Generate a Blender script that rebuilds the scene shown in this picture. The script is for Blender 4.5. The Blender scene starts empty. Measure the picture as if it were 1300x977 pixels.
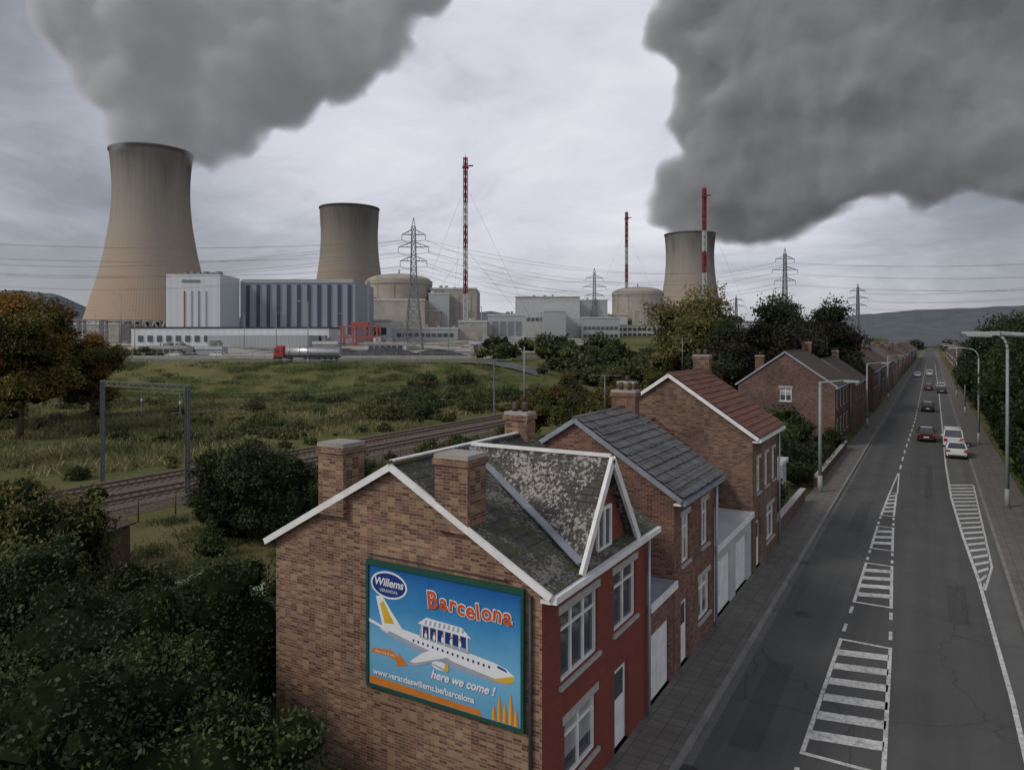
import bpy, bmesh, math, random
import numpy as np
from mathutils import Vector, Matrix, noise as mnoise
random.seed(7); rng=np.random.default_rng(7)
TH=math.radians(30.1); CT,ST=math.cos(TH),math.sin(TH)
sc=bpy.context.scene
sc.view_settings.view_transform='Standard'
try: sc.view_settings.look='None'
except: pass
sc.view_settings.exposure=0
def link(o):
    sc.collection.objects.link(o); return o
def empty(name,loc=(0,0,0),rot=0,parent=None):
    o=bpy.data.objects.new(name,None); o.empty_display_size=.5
    o.location=loc; o.rotation_euler=(0,0,rot); link(o)
    if parent: o.parent=parent
    return o
# ---------------- materials
class NT:
    def __init__(s,name):
        s.m=bpy.data.materials.new(name); s.m.use_nodes=True
        s.t=s.m.node_tree; s.t.nodes.clear()
        s.out=s.t.nodes.new('ShaderNodeOutputMaterial')
    def n(s,typ,inp={},**kw):
        nd=s.t.nodes.new(typ)
        for k,v in kw.items(): setattr(nd,k,v)
        for k,v in inp.items():
            if isinstance(v,bpy.types.NodeSocket): s.t.links.new(v,nd.inputs[k])
            else: nd.inputs[k].default_value=v
        return nd
    def l(s,a,b): s.t.links.new(a,b)
    def math(s,op,a,b=0.0,c=None,clamp=False):
        i={0:a,1:b}
        if c is not None: i[2]=c
        return s.n('ShaderNodeMath',i,operation=op,use_clamp=clamp).outputs[0]
    def mix(s,f,a,b,blend='MIX'):
        nd=s.n('ShaderNodeMixRGB',{0:f,1:a,2:b},blend_type=blend); return nd.outputs[0]
    def noise(s,vec,scale,detail=4,rough=.6):
        return s.n('ShaderNodeTexNoise',{'Vector':vec,'Scale':scale,'Detail':detail,'Roughness':rough}).outputs[0]
    def ramp(s,f,stops):
        nd=s.n('ShaderNodeValToRGB',{0:f}); cr=nd.color_ramp
        while len(cr.elements)<len(stops): cr.elements.new(.5)
        for e,(p,c) in zip(cr.elements,stops):
            e.position=p; e.color=(*c,1) if len(c)==3 else c
        return nd.outputs[0]
    def coord(s,which='Object'): return s.n('ShaderNodeTexCoord').outputs[which]
    def fin(s,col,rough=.8,bump=None,bstr=.3,bdist=.02,metal=0,spec=.3):
        p=s.n('ShaderNodeBsdfPrincipled',{'Base Color':col,'Roughness':rough,'Metallic':metal,'Specular IOR Level':spec})
        if bump is not None:
            b=s.n('ShaderNodeBump',{'Strength':bstr,'Distance':bdist,'Height':bump}); s.l(b.outputs[0],p.inputs['Normal'])
        s.l(p.outputs[0],s.out.inputs[0]); return s.m
def C(r,g,b): return (r,g,b,1)
def plain(name,c,rough=.7,var=.25,scale=3,metal=0,spec=.3,bump=0.0):
    t=NT(name); co=t.coord(); f=t.noise(co,scale,6,.65)
    a=tuple(x*(1-var) for x in c)+(1,); b=tuple(min(1,x*(1+var)) for x in c)+(1,)
    f2=t.n('ShaderNodeMapRange',{0:f,1:.3,2:.7}).outputs[0]
    return t.fin(t.mix(f2,a,b),rough,f if bump else None,bump,.02,metal,spec)
def brick(name,c1,c2,c3,mortar,w=.22,h=.075):
    t=NT(name); uv=t.coord('UV')
    b=t.n('ShaderNodeTexBrick',{'Vector':uv,'Color1':C(*c1),'Color2':C(*c2),'Mortar':C(*mortar),'Scale':1,'Mortar Size':.009,'Mortar Smooth':.2,'Bias':0,'Brick Width':w,'Row Height':h})
    n1=t.n('ShaderNodeTexWhiteNoise',noise_dimensions='2D')
    sn=t.n('ShaderNodeVectorMath',{0:uv,1:(w,h,1)},operation='SNAP'); t.l(sn.outputs[0],n1.inputs[0])
    k=t.math('GREATER_THAN',n1.outputs[0],.72); k2=t.math('LESS_THAN',n1.outputs[0],.16)
    col=t.mix(t.math('MULTIPLY',k,.75),b.outputs[0],C(*c3))
    col=t.mix(t.math('MULTIPLY',k2,.6),col,C(*[x*.45 for x in c2]))
    g=t.noise(t.coord(),.45,6,.7); g2=t.n('ShaderNodeMapRange',{0:g,1:.3,2:.72,3:.5,4:1.3}).outputs[0]
    col=t.mix(1,col,t.n('ShaderNodeCombineColor',{0:g2,1:g2,2:g2}).outputs[0],'MULTIPLY')
    mp=t.n('ShaderNodeMapping',{'Vector':uv,'Scale':(2.2,.22,1)}).outputs[0]; st=t.noise(mp,1,5,.7)
    col=t.mix(t.n('ShaderNodeMapRange',{0:st,1:.5,2:.75,3:0,4:.5}).outputs[0],col,C(.06,.05,.045))
    col=t.mix(t.math('MULTIPLY',b.outputs['Fac'],.5),col,C(*mortar))
    return t.fin(col,.9,t.math('SUBTRACT',1,b.outputs['Fac']),.5,.01,0,.15)
def rooftile(name,c1,c2,gap,moss=None,mossamt=.5,lichen=None,w=.3,h=.16):
    t=NT(name); uv=t.coord('UV'); co=t.coord()
    b=t.n('ShaderNodeTexBrick',{'Vector':uv,'Color1':C(*c1),'Color2':C(*c2),'Mortar':C(*gap),'Scale':1,'Mortar Size':.014,'Mortar Smooth':.3,'Brick Width':w,'Row Height':h})
    col=b.outputs[0]; bump=t.math('SUBTRACT',1,b.outputs['Fac'])
    g=t.noise(co,1.1,6,.7)
    col=t.mix(t.n('ShaderNodeMapRange',{0:g,1:.38,2:.68,3:0,4:.6}).outputs[0],col,C(*[x*.42 for x in c1]))
    if moss:
        f=t.noise(co,1.6,8,.75); f=t.n('ShaderNodeMapRange',{0:f,1:.62-mossamt*.25,2:.7-mossamt*.2}).outputs[0]
        col=t.mix(f,col,C(*moss)); 
    if lichen:
        f=t.noise(co,11,5,.7); f2=t.noise(co,1.3,2,.5)
        f=t.math('ADD',f,t.math('MULTIPLY',t.math('SUBTRACT',f2,.5),.5))
        f=t.n('ShaderNodeMapRange',{0:f,1:.53,2:.6}).outputs[0]
        col=t.mix(t.math('MULTIPLY',f,.85),col,C(*lichen))
    return t.fin(col,.75,t.math('ADD',bump,t.noise(co,8,4)),.5,.03,0,.35)
M={}
M['brick1']=brick('brick_mixed',(.25,.135,.085),(.18,.085,.055),(.34,.23,.14),(.25,.215,.18))
M['brick2']=brick('brick_red',(.20,.09,.062),(.14,.062,.048),(.25,.135,.088),(.21,.18,.16))
M['brick3']=brick('brick_brown',(.19,.11,.078),(.145,.078,.053),(.25,.165,.108),(.19,.165,.145))
M['brick4']=brick('brick_dark',(.15,.085,.065),(.11,.06,.05),(.19,.11,.08),(.16,.14,.13))
t=NT('painted_brick_red'); uv=t.coord('UV')
b=t.n('ShaderNodeTexBrick',{'Vector':uv,'Color1':C(.23,.058,.040),'Color2':C(.195,.050,.035),'Mortar':C(.14,.04,.032),'Scale':1,'Mortar Size':.008,'Brick Width':.22,'Row Height':.075})
g=t.noise(t.coord(),1.2,6,.7)
M['paint']=t.fin(t.mix(t.n('ShaderNodeMapRange',{0:g,1:.4,2:.8,3:0,4:.6}).outputs[0],b.outputs[0],C(.11,.04,.033)),.7,t.math('SUBTRACT',1,b.outputs['Fac']),.4,.01)
M['roof_moss']=rooftile('slate_mossy',(.07,.065,.06),(.05,.048,.045),(.02,.02,.02),(.05,.06,.02),.55,(.20,.19,.17))
M['roof_lichen']=rooftile('slate_lichen',(.075,.07,.065),(.055,.05,.05),(.02,.02,.02),(.05,.055,.025),.35,(.36,.335,.31))
M['roof_grey']=rooftile('tile_grey',(.15,.15,.15),(.12,.12,.125),(.07,.07,.07))
M['roof_red']=rooftile('tile_red',(.21,.09,.062),(.16,.068,.048),(.085,.04,.03),(.10,.075,.05),.4)
M['roof_brown']=rooftile('tile_brown',(.10,.075,.06),(.085,.06,.05),(.04,.03,.03),(.06,.06,.03),.3)
M['white']=plain('white_paint',(.70,.70,.69),.5,.14,2.5)
M['offwhite']=plain('off_white',(.42,.43,.43),.6,.15,.6)
M['sill']=plain('sill_stone',(.36,.35,.33),.8,.2,6)
M['zinc']=plain('zinc_flashing',(.33,.36,.42),.4,.2,2,.4)
M['dark']=plain('dark_metal',(.04,.04,.045),.5,.2,4)
M['steel']=plain('galvanised_steel',(.20,.21,.22),.5,.15,2,.5)
M['gantry']=plain('gantry_steel',(.13,.14,.14),.6,.2,2,.3)
M['greypole']=plain('painted_pole',(.24,.27,.27),.5,.15,3)
M['paleL']=plain('lattice_steel',(.16,.17,.19),.6,.15,.2)
M['concrete']=plain('concrete',(.32,.30,.27),.9,.25,.35,0,.2)
M['beige']=plain('beige_concrete',(.32,.29,.25),.9,.2,.12,0,.2)
M['wood']=plain('weathered_wood',(.12,.08,.05),.9,.3,5)
M['bark']=plain('bark',(.07,.055,.04),.95,.3,8)
M['core']=plain('dark_filler',(.013,.02,.008),1,.3,3,0,0)  # dark colour of the solid filler inside leaf clumps
M['red']=plain('red_paint',(.40,.035,.03),.45,.2,.5)
M['redmast']=plain('mast_red',(.22,.03,.035),.6,.15,.1)
M['mastwhite']=plain('mast_white',(.45,.45,.46),.6,.1,.1)
M['rubber']=plain('rubber',(.02,.02,.02),.8,.2,5)
M['tank']=plain('tank_metal',(.5,.5,.5),.35,.12,1,.6)
M['chrome']=plain('rim',(.35,.35,.36),.3,.1,4,.7)
M['orange']=plain('orange_red_steel',(.33,.085,.06),.6,.15,1)
M['heap']=plain('dark_heap',(.05,.05,.055),.95,.3,.5)
M['rust']=plain('rail_steel',(.17,.13,.11),.5,.2,2,.5)
M['sleeper']=plain('sleeper',(.15,.12,.10),.9,.25,2)
M['tarp']=plain('tarp',(.25,.33,.22),.6,.3,1.5)
def glass(name,c):
    t=NT(name); f=t.noise(t.coord(),1.1,2); return t.fin(t.mix(f,C(*[x*.5 for x in c]),C(*[x*1.6 for x in c])),.06,None,spec=.6)
M['glass']=glass('window_glass',(.05,.06,.07)); M['glass_l']=glass('window_curtain',(.28,.28,.27))
def asphalt(name,c,patch=True):
    t=NT(name); co=t.coord()
    f=t.noise(co,60,3,.7); g=t.noise(co,.35,6,.65)
    mp=t.n('ShaderNodeMapping',{'Vector':co,'Scale':(1.1,.02,1)}).outputs[0]; s=t.noise(mp,1.0,4,.6)
    v=t.math('ADD',t.math('MULTIPLY',f,.3),t.math('ADD',t.math('MULTIPLY',g,.45),t.math('MULTIPLY',s,.65)))
    v=t.n('ShaderNodeMapRange',{0:v,1:.45,2:.95}).outputs[0]
    col=t.mix(v,C(*[x*.66 for x in c]),C(*[x*1.40 for x in c]))
    vo=t.n('ShaderNodeTexVoronoi',{'Vector':t.n('ShaderNodeVectorMath',{0:co,1:t.n('ShaderNodeTexNoise',{'Vector':co,'Scale':.8}).outputs[1]},operation='ADD').outputs[0],'Scale':.2},feature='DISTANCE_TO_EDGE').outputs[0]
    crack=t.math('LESS_THAN',vo,.005)
    col=t.mix(t.math('MULTIPLY',crack,.45),col,C(.025,.025,.025))
    return t.fin(col,.78,f,.25,.01,0,.35)
M['asphalt']=asphalt('asphalt',(.072,.073,.070)); M['asphalt2']=asphalt('asphalt_light',(.105,.105,.10)); M['asphalt3']=asphalt('asphalt_patch',(.054,.055,.054))
M['kerb']=plain('kerb_stone',(.20,.195,.185),.85,.25,1.5)
M['gutterm']=plain('gutter_stone',(.12,.12,.115),.85,.25,1.5)
t=NT('pavement_slabs'); uv=t.coord('UV')
b=t.n('ShaderNodeTexBrick',{'Vector':uv,'Color1':C(.17,.16,.145),'Color2':C(.13,.123,.113),'Mortar':C(.06,.06,.055),'Scale':1,'Mortar Size':.012,'Brick Width':.5,'Row Height':.4},offset=0)
g=t.noise(t.coord(),.8,6,.7)
M['slabs']=t.fin(t.mix(t.n('ShaderNodeMapRange',{0:g,1:.35,2:.75,3:0,4:.7}).outputs[0],b.outputs[0],C(.085,.08,.068)),.85,g,.2)
t=NT('road_paint'); g=t.noise(t.coord(),5,8,.8); g2=t.noise(t.coord(),.7,3)
M['line']=t.fin(t.mix(t.n('ShaderNodeMapRange',{0:t.math('ADD',g,t.math('MULTIPLY',g2,.3)),1:.58,2:.82,3:0,4:.85}).outputs[0],C(.60,.60,.58),C(.12,.12,.115)),.7)
t=NT('grass_ground'); co=t.coord()
n1=t.noise(co,.03,6,.65); n2=t.noise(co,.25,8,.75); n3=t.noise(co,2.5,6,.8)
v=t.math('ADD',t.math('MULTIPLY',n1,.55),t.math('ADD',t.math('MULTIPLY',n2,.40),t.math('MULTIPLY',n3,.30)))
col=t.ramp(v,[(.45,(.030,.042,.015)),(.54,(.062,.083,.028)),(.61,(.105,.118,.045)),(.67,(.145,.13,.06)),(.74,(.18,.155,.082)),(.82,(.085,.10,.04))])
M['grass']=t.fin(col,1,n3,.8,.15,0,.05)
t=NT('ballast'); n=t.noise(t.coord(),6,6,.8); M['ballast']=t.fin(t.ramp(n,[(.35,(.055,.045,.035)),(.65,(.20,.165,.135))]),.95,n,.6,.05,0,.1)
t=NT('hazed_hill_forest'); co=t.coord(); n=t.noise(co,.02,8,.75); M['hill']=t.fin(t.ramp(n,[(.35,(.10,.115,.13)),(.65,(.15,.165,.178))]),1,n,.6,8,0,0)  # pale bluish tones carry the aerial haze in the base colour
t=NT('cooling_tower_concrete'); co=t.coord(); uv=t.coord('UV')
sp=t.n('ShaderNodeSeparateXYZ',{0:uv}); hz=sp.outputs[1]
rib=t.math('SINE',t.math('MULTIPLY',sp.outputs[0],6.2832*130)); rib=t.math('MULTIPLY_ADD',rib,.5,.5)
ring=t.math('SINE',t.math('MULTIPLY',hz,6.2832*60)); ring=t.math('MULTIPLY_ADD',ring,.5,.5)
mp=t.n('ShaderNodeMapping',{'Vector':uv,'Scale':(90,1.6,1)}).outputs[0]; st=t.noise(mp,1,6,.7)
mp2=t.n('ShaderNodeMapping',{'Vector':uv,'Scale':(14,.7,1)}).outputs[0]; st2=t.noise(mp2,1,5,.65)
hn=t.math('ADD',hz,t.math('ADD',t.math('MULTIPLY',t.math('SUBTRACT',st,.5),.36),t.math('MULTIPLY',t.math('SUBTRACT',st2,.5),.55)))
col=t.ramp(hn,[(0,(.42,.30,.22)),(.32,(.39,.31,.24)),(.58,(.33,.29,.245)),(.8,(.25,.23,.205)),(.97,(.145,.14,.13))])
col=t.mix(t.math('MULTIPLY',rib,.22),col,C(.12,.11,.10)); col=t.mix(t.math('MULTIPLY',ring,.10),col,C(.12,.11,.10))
M['tower']=t.fin(col,.9,None,.3,.5,0,.15)
def clad(name,c,per):
    t=NT(name); uv=t.coord('UV'); sp=t.n('ShaderNodeSeparateXYZ',{0:uv})
    r=t.math('SINE',t.math('MULTIPLY',sp.outputs[0],6.2832/per)); r=t.math('MULTIPLY_ADD',r,.5,.5)
    g=t.noise(t.coord(),.08,5,.6)
    col=t.mix(t.math('MULTIPLY',r,.22),C(*c),C(*[x*.6 for x in c])); col=t.mix(t.math('MULTIPLY',g,.3),col,C(*[x*.7 for x in c]))
    return t.fin(col,.6,r,.3,.1)
M['clad_grey']=clad('cladding_grey',(.27,.30,.345),1.2); M['clad_white']=clad('cladding_white',(.60,.63,.65),3)
M['clad_blue']=clad('cladding_blue',(.05,.07,.11),1); M['clad_mid']=clad('cladding_mid',(.36,.38,.39),1.5)
def leafmat(name):
    t=NT(name); a=t.n('ShaderNodeAttribute',attribute_name='Col').outputs[0]
    p=t.n('ShaderNodeBsdfPrincipled',{'Base Color':a,'Roughness':.55,'Specular IOR Level':.25})
    tr=t.n('ShaderNodeBsdfTranslucent',{'Color':a}); mx=t.n('ShaderNodeMixShader',{0:.2,1:p.outputs[0],2:tr.outputs[0]})
    t.l(mx.outputs[0],t.out.inputs[0]); return t.m
M['leaf']=leafmat('leaves')
# ---------------- mesh builder
class MB:
    def __init__(s): s.v=[];s.f=[];s.mi=[];s.mats=[]; s.sm=[]
    def m(s,k):
        if k not in s.mats: s.mats.append(k)
        return s.mats.index(k)
    def poly(s,pts,mat,smooth=False):
        b=len(s.v); s.v+= [tuple(p) for p in pts]; s.f.append(tuple(range(b,b+len(pts)))); s.mi.append(s.m(mat)); s.sm.append(smooth)
    def hexa(s,p,mat):
        b=len(s.v); s.v+=[tuple(q) for q in p]; k=s.m(mat)
        for f in ((0,3,2,1),(4,5,6,7),(0,1,5,4),(1,2,6,5),(2,3,7,6),(3,0,4,7)):
            s.f.append(tuple(b+i for i in f)); s.mi.append(k); s.sm.append(False)
    def box(s,x0,x1,y0,y1,z0,z1,mat):
        s.hexa([(x0,y0,z0),(x1,y0,z0),(x1,y1,z0),(x0,y1,z0),(x0,y0,z1),(x1,y0,z1),(x1,y1,z1),(x0,y1,z1)],mat)
    def tbox(s,T,u0,u1,n0,n1,z0,z1,mat):
        s.hexa([T(u0,n0,z0),T(u1,n0,z0),T(u1,n1,z0),T(u0,n1,z0),T(u0,n0,z1),T(u1,n0,z1),T(u1,n1,z1),T(u0,n1,z1)],mat)
    def beam(s,p,q,w,mat,h=None):
        p=Vector(p);q=Vector(q);d=(q-p)
        if d.length<1e-6:return
        d.normalize(); up=Vector((0,0,1)) if abs(d.z)<.95 else Vector((0,1,0))
        a=d.cross(up).normalized(); b=a.cross(d).normalized(); h=h or w; a=a*w/2;b=b*h/2
        s.hexa([p-a-b,p+a-b,p+a+b,p-a+b,q-a-b,q+a-b,q+a+b,q-a+b],mat)
    def tube(s,p,q,r1,r2,mat,n=8,cap=True,smooth=True):
        p=Vector(p);q=Vector(q);d=(q-p).normalized(); up=Vector((0,0,1)) if abs(d.z)<.95 else Vector((0,1,0))
        a=d.cross(up).normalized(); b=a.cross(d).normalized(); base=len(s.v);k=s.m(mat)
        for (c,r) in ((p,r1),(q,r2)):
            for i in range(n):
                t=2*math.pi*i/n; s.v.append(tuple(c+a*math.cos(t)*r+b*math.sin(t)*r))
        for i in range(n):
            j=(i+1)%n; s.f.append((base+i,base+j,base+n+j,base+n+i)); s.mi.append(k); s.sm.append(smooth)
        if cap:
            s.f.append(tuple(base+i for i in range(n))[::-1]); s.mi.append(k); s.sm.append(False)
            s.f.append(tuple(base+n+i for i in range(n))); s.mi.append(k); s.sm.append(False)
    def lathe(s,prof,cx,cy,n,mat,smooth=True):
        base=len(s.v);k=s.m(mat)
        for (r,z) in prof:
            for i in range(n):
                t=2*math.pi*i/n; s.v.append((cx+r*math.cos(t),cy+r*math.sin(t),z))
        for a in range(len(prof)-1):
            for i in range(n):
                j=(i+1)%n; s.f.append((base+a*n+i,base+a*n+j,base+(a+1)*n+j,base+(a+1)*n+i)); s.mi.append(k); s.sm.append(smooth)
    def build(s,name,parent=None,uv=True):
        me=bpy.data.meshes.new(name); me.from_pydata(s.v,[],s.f)
        for k in s.mats: me.materials.append(M[k])
        me.polygons.foreach_set('material_index',s.mi); me.polygons.foreach_set('use_smooth',s.sm)
        me.update()
        if uv:
            ul=me.uv_layers.new(name='UVMap'); nl=len(me.loops)
            vi=np.zeros(nl,int); me.loops.foreach_get('vertex_index',vi)
            co=np.zeros(len(me.vertices)*3); me.vertices.foreach_get('co',co); co=co.reshape(-1,3)
            nr=np.zeros(len(me.polygons)*3); me.polygons.foreach_get('normal',nr); nr=np.abs(nr.reshape(-1,3))
            lt=np.zeros(len(me.polygons),int); me.polygons.foreach_get('loop_total',lt)
            pn=np.repeat(nr,lt,axis=0); c=co[vi]
            u=np.where(pn[:,2]>.93,c[:,0],np.where(pn[:,0]>pn[:,1],c[:,1],c[:,0])); v=np.where(pn[:,2]>.93,c[:,1],c[:,2])
            ul.data.foreach_set('uv',np.stack([u,v],1).astype(np.float32).ravel())
        o=bpy.data.objects.new(name,me); link(o)
        if parent: o.parent=parent
        return o
# ---------------- terrain
def sm(t): t=np.clip(t,0,1); return t*t*(3-2*t)
def gz(x,y):
    x=np.asarray(x,float);y=np.asarray(y,float)
    D=-x*ST+y*CT; m=sm((-66-x)/26)
    e=5.8*sm((D-136)/28)+np.clip((D-190)*.0254,0,10.4)
    return m*e
def axis(lst):
    out=[]
    for a,b,st in lst: out+=list(np.arange(a,b,st))
    return np.array(out+[lst[-1][1]])
xs=axis([(-5000,-1500,250),(-1500,-500,50),(-500,-60,8),(-60,-10,5),(-10,10,4),(10,100,30),(100,5000,350)])
ys=axis([(-600,-20,60),(-20,500,7),(500,1500,40),(1500,6000,300)])
X,Y=np.meshgrid(xs,ys); Z=gz(X,Y)
und=np.array([[mnoise.noise(Vector((a*.05,b*.05,0)))*.5 for a in xs] for b in ys])
Z=Z+und*sm((-58-X)/10)*.9 - .02
nx,ny=len(xs),len(ys)
V=np.stack([X.ravel(),Y.ravel(),Z.ravel()],1)
F=[(j*nx+i,j*nx+i+1,(j+1)*nx+i+1,(j+1)*nx+i) for j in range(ny-1) for i in range(nx-1)]
me=bpy.data.meshes.new('ground'); me.from_pydata(V.tolist(),[],F); me.materials.append(M['grass']); me.polygons.foreach_set('use_smooth',[True]*len(F))
link(bpy.data.objects.new('ground',me))
# ---------------- road
XL,XR,XF=-5.6,3.0,-7.2
b=MB(); ysr=list(range(-80,1300,20))
for a in ysr: b.poly([(XL,a,0),(XR,a,0),(XR,a+20,0),(XL,a+20,0)],'asphalt')
b.build('road')
b=MB(); b.poly([(2.0,-80,.004),(XR,-80,.004),(XR,300,.004),(1.9,300,.004),(1.25,100,.004),(1.2,60,.004),(1.6,48,.004),(2.0,39,.004),(2.15,27,.004)],'asphalt2'); b.build('parking_lane')
b=MB()
for x0,x1 in ((XF-.3,XL-.15),(XR+.15,5.6)):
    b.box(x0,x1,-80,900,-.1,.12,'slabs')
b.box(XL-.15,XL,-80,900,-.1,.125,'kerb'); b.box(XR,XR+.15,-80,900,-.1,.125,'kerb'); b.build('pavement')
b=MB(); b.box(XL,XL+.25,-80,900,-.05,.006,'gutterm'); b.build('gutter')
b=MB()
for (x,y,w,l) in ((-4.8,20,.8,6),(.6,33,.7,5),(-4.2,46,.8,9),(-.4,58,.5,16)): b.poly([(x,y,.004),(x+w,y,.004),(x+w,y+l,.004),(x,y+l,.004)],'asphalt3')
b.build('road_patches')
b=MB()
for y in (18,38,60,90): b.box(XL+.02,XL+.42,y,y+.5,-.02,.011,'dark')
b.build('storm_drain')
b=MB(); z=.009
def strip(pts,w):
    for (x0,y0),(x1,y1) in zip(pts[:-1],pts[1:]):
        b.poly([(x0-w/2,y0,z),(x0+w/2,y0,z),(x1+w/2,y1,z),(x1-w/2,y1,z)],'line')
strip([(2.35,-40),(2.2,10),(2.15,27),(1.9,39),(1.54,48),(1.22,59),(1.12,74),(1.2,100),(1.4,172),(1.5,400)],.14)
def lx(y,pts): return float(np.interp(y,[p[0] for p in pts],[p[1] for p in pts]))
Lp=[(0,-3.1),(24,-2.96),(34,-2.8),(50,-2.74),(68,-2.42)]; Rp=[(0,-.95),(24,-1.06),(29.6,-1.28),(40,-1.66),(48,-1.93),(51,-2.02),(68,-2.3)]
def hatch(ya,yb):
    n=max(2,int((yb-ya)/1.15)); 
    for (P,sgn) in ((Lp,1),(Rp,-1)):
        b.poly([(lx(ya,P)-.06,ya,z),(lx(ya,P)+.06,ya,z),(lx(yb,P)+.06,yb,z),(lx(yb,P)-.06,yb,z)],'line')
    for e in (ya,yb-.15): b.poly([(lx(e,Lp)+.06,e,z),(lx(e,Rp)-.06,e,z),(lx(e,Rp)-.06,e+.15,z),(lx(e,Lp)+.06,e+.15,z)],'line')
    for i in range(1,n):
        y=ya+(yb-ya)*i/n; w=.42*(yb-ya)/n; sk=.35
        b.poly([(lx(y,Lp)+.06,y-sk,z),(lx(y,Rp)-.06,y,z),(lx(y,Rp)-.06,min(yb-.2,y+w),z),(lx(y,Lp)+.06,min(yb-.2,y+w-sk),z)],'line')
hatch(5,15); hatch(20.5,29.2); hatch(33.5,39.8); hatch(42.6,48); hatch(51,59)
for ya,yb in ((15,20.5),(29.2,33.5),(39.8,42.6),(48,51)):
    n=2
    for i in range(n):
        y=ya+(yb-ya)*(i+.35)/n; e=y+(yb-ya)/n*.4
        for P in (Lp,Rp): b.poly([(lx(y,P)-.06,y,z),(lx(y,P)+.06,y,z),(lx(e,P)+.06,e,z),(lx(e,P)-.06,e,z)],'line')
strip([(-2.58,59),(-2.36,68)],.1); strip([(-2.1,59),(-2.3,68)],.1)
y=70
while y<400:
    xx=-2.3+.4*sm((y-70)/50); b.poly([(xx-.07,y,z),(xx+.07,y,z),(xx+.07,y+2.6,z),(xx-.07,y+2.6,z)],'line'); y+=5
y=38
while y<64:
    a=float(np.interp(y,[27,39,48,59,74],[2.2,1.98,1.62,1.3,1.2])); 
    x1=float(np.interp(y,[38,42,64],[2.1,2.55,2.75]))
    b.poly([(a,y,z),(x1,y+.9,z),(x1,y+1.35,z),(a,y+.45,z)],'line'); y+=1.3
strip([(2.05,38),(2.55,42),(2.78,65)],.1)
b.build('road_markings')
b=MB(); b.lathe([(0.001,.016),(.32,.016),(.36,.006)],-4.4,31,20,'dark'); b.build('manhole_cover')
# ---------------- railway
b=MB()
prof=[(-43.2,-.3),(-44.6,.35),(-54.0,.35),(-55.6,-.3)]
for a in range(-60,700,20):
    for (x0,z0),(x1,z1) in zip(prof[:-1],prof[1:]): b.poly([(x1,a,z1),(x0,a,z0),(x0,a+20,z0),(x1,a+20,z1)],'ballast')
for cx in (-47,-51.5):
    for a in np.arange(0,300,.65): b.box(cx-1.25,cx+1.25,a,a+.26,.34,.43,'sleeper')
    for s in (-.76,.76): b.box(cx+s-.04,cx+s+.04,-40,700,.43,.60,'rust')
b.build('railway_track')
def rail_gantry(y):
    p=empty('catenary_gantry'); b=MB(); g='gantry'
    for x in (-45.3,-55.6):
        b.box(x-.13,x-.09,y-.12,y+.12,-.2,7.8,g); b.box(x+.09,x+.13,y-.12,y+.12,-.2,7.8,g); b.box(x-.09,x+.09,y-.02,y+.02,-.2,7.8,g)
    for dz in (7.5,7.85): b.beam((-55.9,y,dz),(-45.0,y,dz),.08,g)
    for i in range(14):
        x=-55.6+i*.735; b.beam((x,y,7.5 if i%2 else 7.85),(x+.735,y,7.85 if i%2 else 7.5),.04,g)
    for cx in (-47,-51.5):
        b.beam((cx+.9,y,7.4),(cx+.9,y,5.7),.07,g); b.beam((cx+.9,y,5.9),(cx-.2,y,5.75),.05,g); b.tube((cx+.9,y,6.4),(cx+.9,y,6.7),.08,.08,'sill')
    b.build('frame',p)
rail_gantry(32.6)
b=MB()
for cx in (-47,-51.5):
    for (ya,yb) in ((-30,32.6),(32.6,92),(92,150),(150,210)):
        N=12
        for i in range(N):
            f=lambda t:(cx,ya+(yb-ya)*t,6.9-4*1.0*t*(1-t)); b.beam(f(i/N),f((i+1)/N),.03,'dark')
        b.beam((cx,ya,5.6),(cx,yb,5.6),.03,'dark')
        for i in range(1,8): t=i/8; b.beam((cx,ya+(yb-ya)*t,6.9-4*t*(1-t)),(cx,ya+(yb-ya)*t,5.6),.02,'dark')
b.build('catenary_wires')
E=empty('catenary_mast',(-56.4,92,0)); b=MB()
b.box(-.12,.12,-.1,.1,-.2,8,'gantry'); b.beam((0,0,7.6),(9.4,0,6.9),.06,'gantry'); b.beam((0,0,5.9),(9.4,0,6.0),.05,'gantry'); b.build('mast',E)
# ---------------- houses
def wall_open(b,T,u0,u1,z0,z1,ops,depth,mat):
    us=sorted(set([u0,u1]+[o[0] for o in ops]+[o[1] for o in ops])); zs=sorted(set([z0,z1]+[o[2] for o in ops]+[o[3] for o in ops]))
    for a,c in zip(us[:-1],us[1:]):
        for d,e in zip(zs[:-1],zs[1:]):
            mu,mz=(a+c)/2,(d+e)/2
            if any(o[0]<mu<o[1] and o[2]<mz<o[3] for o in ops): continue
            b.poly([T(a,0,d),T(c,0,d),T(c,0,e),T(a,0,e)],mat)
    for o in ops:
        ua,ub,za,zb=o[:4]
        for p,q in (((ua,za),(ub,za)),((ub,za),(ub,zb)),((ub,zb),(ua,zb)),((ua,zb),(ua,za))):
            b.poly([T(p[0],0,p[1]),T(q[0],0,q[1]),T(q[0],-depth-.02,q[1]),T(p[0],-depth-.02,p[1])],mat)
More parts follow.
